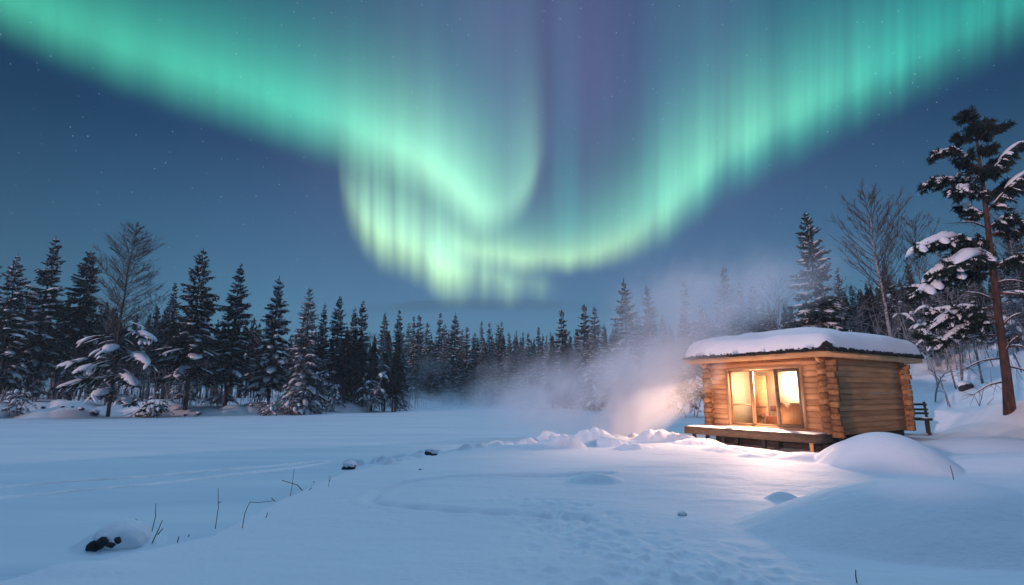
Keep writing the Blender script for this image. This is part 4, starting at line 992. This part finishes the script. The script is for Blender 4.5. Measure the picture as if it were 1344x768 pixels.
# --- the big pine on the right
def big_pine():
    Y = 19.5; rng = np.random.RandomState(77)
    tr, br, cr, sw = MB(), MB(), MB(), MB()
    base = at(1326, 548, Y); g = gz(base[0], Y)
    path = [(1327, 556), (1322, 500), (1314, 440), (1306, 380), (1298, 310), (1291, 250), (1284, 200), (1276, 140)]
    P = np.array([at(a, b_, Y) for a, b_ in path]); P[0, 2] = g - .3
    o = empty('pine', (base[0], Y, g), 'tall reddish trunked pine with big snow pads on its left boughs, at the right edge', 'tree')
    org = np.array([base[0], Y, g]); Q = P - org
    rad = np.interp(np.linspace(0, 1, 8), [0, .1, .3, .7, 1], [.20, .155, .125, .075, .02]); 
    tt = np.linspace(0, 1, 22); QQ = np.stack([np.interp(tt, np.linspace(0, 1, 8), Q[:, j]) for j in range(3)], -1); tr.tube(QQ, np.interp(tt, np.linspace(0, 1, 8), rad), 12)
    def stem(z): return np.array([np.interp(z, Q[:, 2], Q[:, 0]), np.interp(z, Q[:, 2], Q[:, 1]), z])
    def limb(py, tx, ty, sth, sw_, depth, ns=18, needles=1.0, s0=.45, thick=.05):
        z = at(1300, py, Y)[2] - g; p0 = stem(z); p1 = at(tx, ty, Y + depth) - org
        v = p1 - p0; r = np.hypot(v[0], v[1]); out = np.array([v[0], v[1], 0]) / r
        side = np.array([-out[1], out[0], 0]); bow = .10 * r
        def C(t): t = np.asarray(t)[..., None]; return p0 + v * t + np.array([0, 0, 1.0]) * bow * np.sin(math.pi * t)
        ts = np.linspace(0, 1, 8); br.tube(C(ts), np.linspace(thick, .012, 8), 6, False)
        # needle tufts: many short blades round side shoots
        nsd = int(ns * needles * 1.7)
        for k in range(nsd):
            t = rng.uniform(max(.12, s0 - .35), 1.02); q0 = C(np.array([t]))[0]; sgn = rng.choice([-1, 1]); l = rng.uniform(.25, .62) * (1.15 - .45 * t) * (.55 + .22 * r)
            d = norm(out * rng.uniform(.3, 1.0) + side * sgn * rng.uniform(.1, 1.0) + np.array([0, 0, rng.uniform(-.75, .25)])); br.tube([q0, q0 + d * l], [.012, .005], 3, False)
            m = 64; u = rng.uniform(.05, 1.08, m); b0 = q0 + d * (l * u)[:, None]
            nd = norm(d * .7 + rng.normal(0, .62, (m, 3)) + [0, 0, -.12]); ln = rng.uniform(.12, .25, m)
            cr.kites(b0, b0 + nd * ln[:, None], np.full(m, .05), rng.normal(0, 1, (m, 3)))
            if sth and rng.random() < .7: sw.pillow(np.array([q0 + d * l * f + [0, 0, .05] for f in np.linspace(.15, 1.05, 6)]) + rng.normal(0, .015, (6, 3)), rng.uniform(.05, .13) * np.ones(6), rng.uniform(.04, .10) * np.ones(6), rng, 7)
        if sth:
            q = np.linspace(s0, 1.03, 9); sw.pillow(C(q) + [0, 0, .12], sw_ * 1.25 * (1.05 - .3 * q), sth * 1.1 * np.ones(9), rng, 10)
            for k in range(4):
                s_ = rng.uniform(s0, 1.0); c = C(np.array([s_]))[0] + [0, 0, .10]; dd = norm(side * rng.choice([-1, 1]) + out * .5 + [0, 0, -.45])
                sw.pillow(np.array([c + dd * t * sw_ * 1.9 + [0, 0, -.3 * sw_ * t * t] for t in np.linspace(0, 1, 6)]), sw_ * .62 * np.ones(6), sth * .8 * np.ones(6), rng, 8)
        q = np.linspace(.08, s0 + .1, 6); 
        if sth: sw.pillow(C(q) + [0, 0, thick * .6], .06 * np.ones(6), .045 * np.ones(6), rng, 7)
    # (attach py, tip px, tip py, snow thickness, width, depth, tufts)
    for a in ((160, 1262, 150, 0, 0, -.2, 6), (168, 1296, 158, .0, .1, .3, 7), (185, 1256, 180, .0, .1, .3, 8), (185, 1313, 164, 0, 0, -.2, 8), (176, 1280, 168, 0, 0, -.7, 7), (182, 1284, 172, 0, 0, .8, 7), (205, 1302, 190, 0, 0, -.5, 8),
              (212, 1232, 202, .06, .10, -.3, 14), (228, 1316, 206, .0, .1, .4, 11), (222, 1262, 214, .0, .1, .6, 10), (240, 1340, 190, .10, .14, -.4, 14), (235, 1300, 222, .0, .1, -.8, 10), (250, 1218, 242, .09, .14, -.2, 18), (262, 1335, 238, .0, .1, .4, 14),
              (262, 1254, 254, .20, .20, -.6, 14), (280, 1350, 228, .12, .16, -.3, 16), (285, 1262, 272, .16, .18, .5, 12), (300, 1330, 286, .05, .08, -.8, 10)):
        limb(*a)
    for a in ((322, 1203, 330, .24, .30, -.4, 26, 1.2, .45, .06), (330, 1232, 318, .22, .26, .4, 20, 1.1, .5, .05), (352, 1228, 362, .32, .40, -.5, 26, 1.2, .3, .06), (360, 1206, 388, .28, .34, -.3, 28, 1.2, .42, .06), (345, 1256, 350, .3, .36, -1.1, 18, 1.0, .3, .05),
              (405, 1214, 440, .16, .22, -.2, 26, 1.3, .5, .05), (425, 1236, 452, .10, .16, -.6, 22, 1.3, .5, .045), (420, 1222, 412, .10, .16, .7, 18, 1.2, .5, .045), (350, 1365, 345, .12, .14, -.5, 12, .8, .4, .06), (385, 1372, 400, .10, .10, -.4, 8, .5, .4, .06), (310, 1362, 300, .16, .18, -.3, 14, 1, .4, .06)):
        limb(*a)
    # bare lower limbs with rime
    for py, tx, ty, dep in ((440, 1250, 452, .5), (455, 1362, 462, -.4), (470, 1262, 486, -.6), (480, 1368, 500, .4), (500, 1275, 520, .3), (430, 1345, 410, -.5), (395, 1262, 384, -.9), (372, 1350, 372, -.7), (465, 1340, 440, -.8), (340, 1290, 330, -1.2), (300, 1258, 292, -.9)):
        z = at(1300, py, Y)[2] - g; p0 = stem(z); p1 = at(tx, ty, Y + dep) - org; m = (p0 + p1) / 2 + [0, 0, .12]
        br.tube([p0, m, p1], [.032, .022, .008], 5, False)
        for k in range(14):
            t = rng.uniform(.15, 1); q0 = m + (p1 - m) * t if t > .5 else p0 + (m - p0) * t * 2; br.tube([q0, q0 + rng.normal(0, .28, 3) + (p1 - p0) * .12], [.009, .004], 3, False)
        sw.pillow(np.array([p0 + (p1 - p0) * t + [0, 0, .02 + .12 * math.sin(math.pi * t)] for t in np.linspace(.1, .9, 7)]), .03 * np.ones(7), .03 * np.ones(7), rng, 6)
    top = Q[-1]
    m = 260; u = rng.uniform(0, 1, m) ** .6; b0 = top + np.stack([0 * u, 0 * u, -.9 * u], -1); nd = norm(np.stack([rng.normal(0, .6, m), rng.normal(0, .6, m), rng.uniform(.2, 1, m)], -1)); cr.kites(b0, b0 + nd * rng.uniform(.1, .24, m)[:, None], np.full(m, .04), rng.normal(0, 1, (m, 3)))
    tr.build('trunk', M['pine_bark'], o, True); br.build('branches', M['pine_bark'], o); cr.build('crown', M['needle'], o); sw.build('snow', M['tree_snow'], o, True)
big_pine()

# --- the dark wood behind everything, one mass
def wood():
    rng = np.random.RandomState(5); tr, cr = MB(), MB(); spots = []
    for i in range(560):
        px = rng.uniform(-120, 1460)
        if px < 540: Y = rng.uniform(56, 80); top = np.interp(px, [-120, 150, 300, 450, 540], [375, 395, 412, 428, 438]) + rng.uniform(-4, 34)
        elif px < 720: Y = rng.uniform(101, 120); top = 440 + rng.uniform(-4, 22)
        elif px < 1020: Y = rng.uniform(66, 88); top = np.interp(px, [720, 850, 1020], [438, 414, 394]) + rng.uniform(-5, 30)
        else: Y = rng.uniform(45, 62); top = np.interp(px, [1020, 1150, 1460], [405, 372, 350]) + rng.uniform(-8, 40)
        spots.append((px, top, Y))
    for px, top, Y in spots:
        p = at(px, top, Y); x = p[0]; g = gz(x, Y); h = p[2] - g
        if h < 2: continue
        tr.tube([(x, Y, g - .3), (x, Y, g + h * .6), (x, Y, g + h)], [.13, .08, .01], 5, False)
        n = 150; t = rng.random(n) ** .8; t = (.26 if px < 560 else .10) + (.74 if px < 560 else .90) * t; r = h * .18 * (1 - t) ** .8 * rng.uniform(.5, 1.1, n) + .08; a = rng.uniform(0, 6.28, n)
        o_ = np.stack([np.cos(a), np.sin(a), 0 * a], -1); base = np.stack([x + 0 * a, Y + 0 * a, g + h * t], -1)
        tip = base + o_ * r[:, None] + np.stack([0 * a, 0 * a, r * (-.35 + .7 * t)], -1)
        cr.kites(base, tip, r * .62 + .05, np.tile([0, 0, 1.0], (n, 1)) + rng.normal(0, .35, (n, 3)))
        cr.kites(base, tip - [0, 0, .25], r * .4 + .05, np.cross(o_, [0, 0, 1.0]))
    v0 = MB(); o = cr.build('far_wood', M['needle']); tag(o, 'dark spruce wood closing the view behind the front trees', 'wood', None, 'stuff')
    t_ = tr.build('trunks', M['bark'], o); t_['kind'] = 'stuff'
wood()
# thin bare undergrowth along the left shore: one mass of twigs
def brush():
    rng = np.random.RandomState(15); b = MB()
    for i in range(1100):
        px = rng.uniform(-60, 560) if i < 640 else rng.uniform(700, 1400)
        Y = (np.interp(px, [-60, 200, 400, 560], [46, 48, 54, 66]) if px < 600 else np.interp(px, [700, 900, 1100, 1400], [88, 60, 36, 27])) + rng.uniform(0, 14)
        x = at(px, 520, Y)[0]; g = gz(x, Y); h = rng.uniform(1.2, 5.5); lx, ly = rng.normal(0, .18, 2) * h
        b.tube([(x, Y, g - .2), (x + lx * .4, Y + ly * .4, g + h * .55), (x + lx, Y + ly, g + h)], [.028, .018, .006], 3, False)
        for k in range(5):
            t = rng.uniform(.35, .95); q = np.array([x + lx * t, Y + ly * t, g + h * t]); d = norm(rng.normal(0, 1, 3) * [1, 1, .4] + [0, 0, .5]); l = h * rng.uniform(.12, .3)
            b.tube([q, q + d * l], [.012, .005], 3, False)
    tag(b.build('undergrowth', M['frost_twig']), 'tangle of thin frosted twigs at the foot of the woods', 'undergrowth', None, 'stuff')
brush()

# ------------------------------------------------------------------ stones and stems in the snow
def rock_mesh(rx, ry, rz, seed, n=12, am=.45):
    rng = np.random.RandomState(seed); b = MB(); th = np.linspace(0, math.pi, n); ph = np.linspace(0, 2 * math.pi, 2 * n, endpoint=False)
    T_, P_ = np.meshgrid(th, ph, indexing='ij'); u = np.stack([np.sin(T_) * np.cos(P_), np.sin(T_) * np.sin(P_), np.cos(T_)], -1)
    k = 1 + am * fbm(u[..., 0] * 1.7 + seed * 3.3, u[..., 1] * 1.7 + u[..., 2] * 1.3, 3)
    v = u * k[..., None] * [rx, ry, rz]; i = np.arange(n - 1)[:, None] * 2 * n; j = np.arange(2 * n)[None]; j2 = (j + 1) % (2 * n)
    b.add(v, np.stack([i + j, i + 2 * n + j, i + 2 * n + j2, i + j2], -1).reshape(-1, 4)); return b
def stone(label, px, py, zg, s, seed, group=None, cap=.5, Y=None, up=.15):
    p = ground_at(px, py, zg) if Y is None else at(px, py, Y); g = gz(p[0], p[1])
    o = empty('stone', (p[0], p[1], g + s * up), label, 'stone', group, seed)
    rock_mesh(s, s * .8, s * .62, seed).build('rock', M['rock'], o)
    b = rock_mesh(s * .96, s * .80, s * .46, seed + 3); 
    for v in b.v: v[:] = v + [s * .08, s * .12, s * (.30 + .12 * cap)]
    b.build('snow_cap', M['snow'], o, True); return o
def boulder():
    p = ground_at(160, 706, .1); g = gz(p[0], p[1]) - .17
    o = empty('boulder', (p[0], p[1], g), 'dark boulder poking out of its snow cap in the left foreground', 'boulder'); o.scale = (.66, .66, .56)
    b = MB()
    for dx, dy, dz, s, sd_ in ((-.17, -.40, .04, .17, 1), (-.05, -.42, .15, .13, 2), (.10, -.40, .10, .10, 3), (.17, -.36, .17, .09, 4), (-.24, -.36, -.02, .13, 5), (.13, -.34, .24, .05, 6)):
        r = rock_mesh(s, s * .8, s * .8, sd_ + 20, 9); b.add(r.v[0] + [dx, dy, dz - .02], r.q[0])
    b.build('rock', M['rock'], o)
    c = rock_mesh(.50, .46, .40, 31, 26, .16); c.v[0][:] += [.02, .0, .06]; c.build('snow_cap', M['snow'], o, True)
boulder()
stone('small dark stone at the left end of the row of snow lumps', 458, 610, .1, .20, 5, cap=.9, up=.12)
stone('snow topped stone in the row of snow lumps, left of its middle', 566, 592, .2, .22, 6, cap=.9, up=.16)
tinies = [('dark chip lying on the snow in front of the deck', 895, 668, .07), ('dark speck of bark on the snow left of the loop track', 552, 614, .05)]
for k, (lb, px, py, s) in enumerate(tinies): stone(lb, px, py, .2, s, 60 + k, cap=-.9)
G5 = 'dark stones in the snow along the far shore'
sr = random.Random(4)
for k, (px, Y) in enumerate(((8, 41.6), (30, 42), (58, 43), (83, 43.4), (96, 43.6), (108, 42.6), (126, 42.5), (183, 43.4), (190, 43), (245, 44.8), (262, 45), (330, 48.5), (415, 52), (428, 54), (447, 55), (452, 56), (694, 92), (712, 90))):
    stone('dark stone in the snow along the far shore, %s from the left' % ORD[k], px, 530, 0, sr.uniform(.10, .34) * (1.8 if px > 650 else 1), 80 + k, G5, cap=-.2, Y=Y + (1.2 if px < 500 else 0), up=.45)
stone('dark snow capped rock on the right bank near the birch clump', 1268, 512, 0, .42, 120, None, .4, Y=27)

def stem(label, px, py, zg, segs, seed, r=.006, name='dry_stem', cat='stem'):
    """segs: polylines in pixels, drawn at the plant's own distance"""
    p = ground_at(px, py, zg); g = gz(p[0], p[1]); s = p[1] / 700; rng = np.random.RandomState(seed)
    o = None; b = MB()
    for sg in segs:
        pts = np.array([((x - px) * s, rng.uniform(-.04, .04) * (k > 0), (py - y) * s) for k, (x, y) in enumerate(sg)]); 
        if abs(sg[0][0] - px) < 30 and sg[0][1] >= py - 2: pts[0, 2] = -.1
        b.tube(pts, np.linspace(r, r * .55, len(pts)), 5)
    o = b.build(name, M['twig']); o.location = (p[0], p[1], g); return tag(o, label, cat)
stem('thin upright dry stem with one side twig in the left foreground', 283, 684, .1, [((283, 684), (284, 660), (284, 636)), ((284, 654), (289, 652))], 1)
stem('leaning dry stem whose tip is bent far to the right', 318, 683, .1, [((318, 683), (322, 665), (325, 653), (338, 653), (357, 651)), ((352, 648), (358, 652))], 2)
stem('short slanting stub right of the leaning bent stem', 348, 671, .1, [((347, 671), (351, 665))], 3, .009)
stem('thin upright dry stem behind the fallen twig', 381, 644, .1, [((381, 644), (383, 628), (383, 612))], 4)
stem('fallen dark twig lying aslant on the snow', 404, 637, .1, [((404, 637), (390, 631), (372, 625)), ((404, 636), (396, 640), (386, 641)), ((400, 636), (409, 634))], 5, .011, 'twig', 'twig')
stem('small dark scrap of twig beyond the fallen one', 408, 627, .1, [((404, 627), (413, 626)), ((406, 625), (412, 628))], 6, .018, 'twig', 'twig')
stem('tall thin stem just right of the boulder', 198, 700, .1, [((198, 700), (200, 684), (200, 668))], 7)
stem('thick slanting stem just right of the boulder', 197, 706, .1, [((197, 706), (203, 694), (208, 681)), ((206, 697), (213, 689))], 8, .008)
stem('tiny thin stem behind the boulder cap', 186, 692, .1, [((190, 696), (182, 680), (177, 677))], 9, .005)
stem('short stub, left of two between the boulder and the upright stem', 234, 701, .1, [((233, 701), (237, 694))], 10, .010)
stem('short curved stub, right of two between the boulder and the upright stem', 247, 694, .1, [((245, 694), (251, 691))], 11, .010)
stem('small branched stem past the fallen twig', 432, 634, .1, [((432, 634), (431, 620)), ((432, 628), (434, 622))], 12, .005)
stem('faint dry twig low on the snow left of the upright stem', 268, 672, .1, [((260, 670), (276, 675)), ((268, 672), (272, 680))], 13, .004, 'twig', 'twig')
stem('thin stem standing on the slope right of the big drift', 1251, 620, .35, [((1251, 620), (1251, 608), (1250, 598))], 14, .010)
stem('short dark stem in the near drift at lower right', 1120, 717, .45, [((1120, 717), (1117, 709), (1117, 702))], 15, .007)
stem('dry stem at the right edge above the near drift', 1341, 678, .2, [((1341, 678), (1338, 666)), ((1341, 676), (1344, 668))], 16, .006)
stem('tall thin pole-like stem right of the bench', 1247, 563, .3, [((1249, 563), (1247, 545), (1243, 525))], 17, .018)
stem('dry stems rising below the pine trunk', 1290, 556, .6, [((1290, 556), (1284, 540)), ((1288, 556), (1296, 538), (1299, 532)), ((1294, 556), (1310, 545))], 18, .014)

# ------------------------------------------------------------------ steam, mist and air
def vol_mat(name, col, dens, aniso, build):
    m = bpy.data.materials.new(name); m.use_nodes = True; nt = m.node_tree; nt.nodes.clear()
    v = new(nt, 'ShaderNodeVolumePrincipled'); v.inputs['Color'].default_value = (*col, 1); v.inputs['Anisotropy'].default_value = aniso
    if build:
        d = build(nt); nt.links.new((d * dens).k, v.inputs['Density'])
    else: v.inputs['Density'].default_value = dens
    o = new(nt, 'ShaderNodeOutputMaterial'); nt.links.new(v.outputs[0], o.inputs['Volume']); return m
def vol_coords(nt):
    tc = new(nt, 'ShaderNodeTexCoord'); sp_ = new(nt, 'ShaderNodeSeparateXYZ'); nt.links.new(tc.outputs['Object'], sp_.inputs[0])
    return [S(nt, sp_.outputs[i]) for i in range(3)]
def vnz(nt, x, y, z, scale, detail, dist=0.0):
    cb = new(nt, 'ShaderNodeCombineXYZ')
    for i, s in enumerate((x, y, z)): nt.links.new(s.k, cb.inputs[i])
    n = new(nt, 'ShaderNodeTexNoise'); nt.links.new(cb.outputs[0], n.inputs[0]); n.inputs['Scale'].default_value = scale; n.inputs['Detail'].default_value = detail; n.inputs['Roughness'].default_value = .55; n.inputs['Distortion'].default_value = dist
    return S(nt, n.outputs[0])
def steam_density(nt):
    x, y, z = vol_coords(nt)                       # metres, origin at the foot of the plume
    zc = z.max(0.0)
    cx = zc * .40 + zc * zc * .06 - .1
    w = zc * .46 + .90
    dx = (x - cx) / w; dy = (y - zc * .25) / w
    r2 = dx * dx + dy * dy
    body = (r2 * -1.0).exp()
    nz = vnz(nt, x - zc * .3, y, z * .8, .7, 4, .9)
    d = (body * ((nz - .5) * 4.6 + 1.05) - .13).max(0.0) * 1.15
    # side wisps drifting left, low over the ice
    lx = (x + 2.4) / 3.0; lz = (z - 1.9) / 1.6; ly = (y - 1.0) / 1.4
    wis = ((lx * lx + ly * ly + lz * lz) * -1.0).exp()
    d2 = (wis * ((nz - .5) * 4.4 + .9) - .10).max(0.0) * .42
    top = z.smooth(4.6, .6) * .88 + .12
    edge = z.smooth(8.4, 5.8) * z.smooth(-.35, .1)
    return (d * top + d2) * edge
b = MB(); b.box((-7.0, -3.6, -.4), (9.5, 6.0, 8.5)); st = b.build('steam', vol_mat('steam', (.91, .94, 1.0), 2.1, .0, steam_density))
st.location = (4.6, 22.2, 0.05); tag(st, 'cloud of pinkish steam rising from the ice beside the hut', 'steam', None, 'stuff')
def mist_density(nt):
    x, y, z = vol_coords(nt)
    nz = vnz(nt, x, y * .6, z * 1.6, .16, 3, .5)
    fall = (z.max(0.0) * -.42).exp()
    ex = x.smooth(-22, -13) * x.smooth(34, 24) * y.smooth(-9, -3) * y.smooth(11, 5) * z.smooth(8.8, 5)
    return (fall * 1.1 + (nz - .5) * 2.2 - .22).max(0.0) * ex
b = MB(); b.box((-23, -10, -.6), (35, 12, 9)); mi = b.build('mist', vol_mat('mist', (.92, .95, 1.0), .16, .0, mist_density))
mi.location = (-5, 72, 0.0); tag(mi, 'low bank of mist over the ice before the far wood', 'mist', None, 'stuff')
b = MB(); b.box((-170, -30, -2.0), (170, 135, 21)); hz = b.build('haze', vol_mat('haze', (.84, .92, 1.0), .0006, .0, None))
tag(hz, 'thin cold blue air over the lake', 'haze', None, 'stuff')
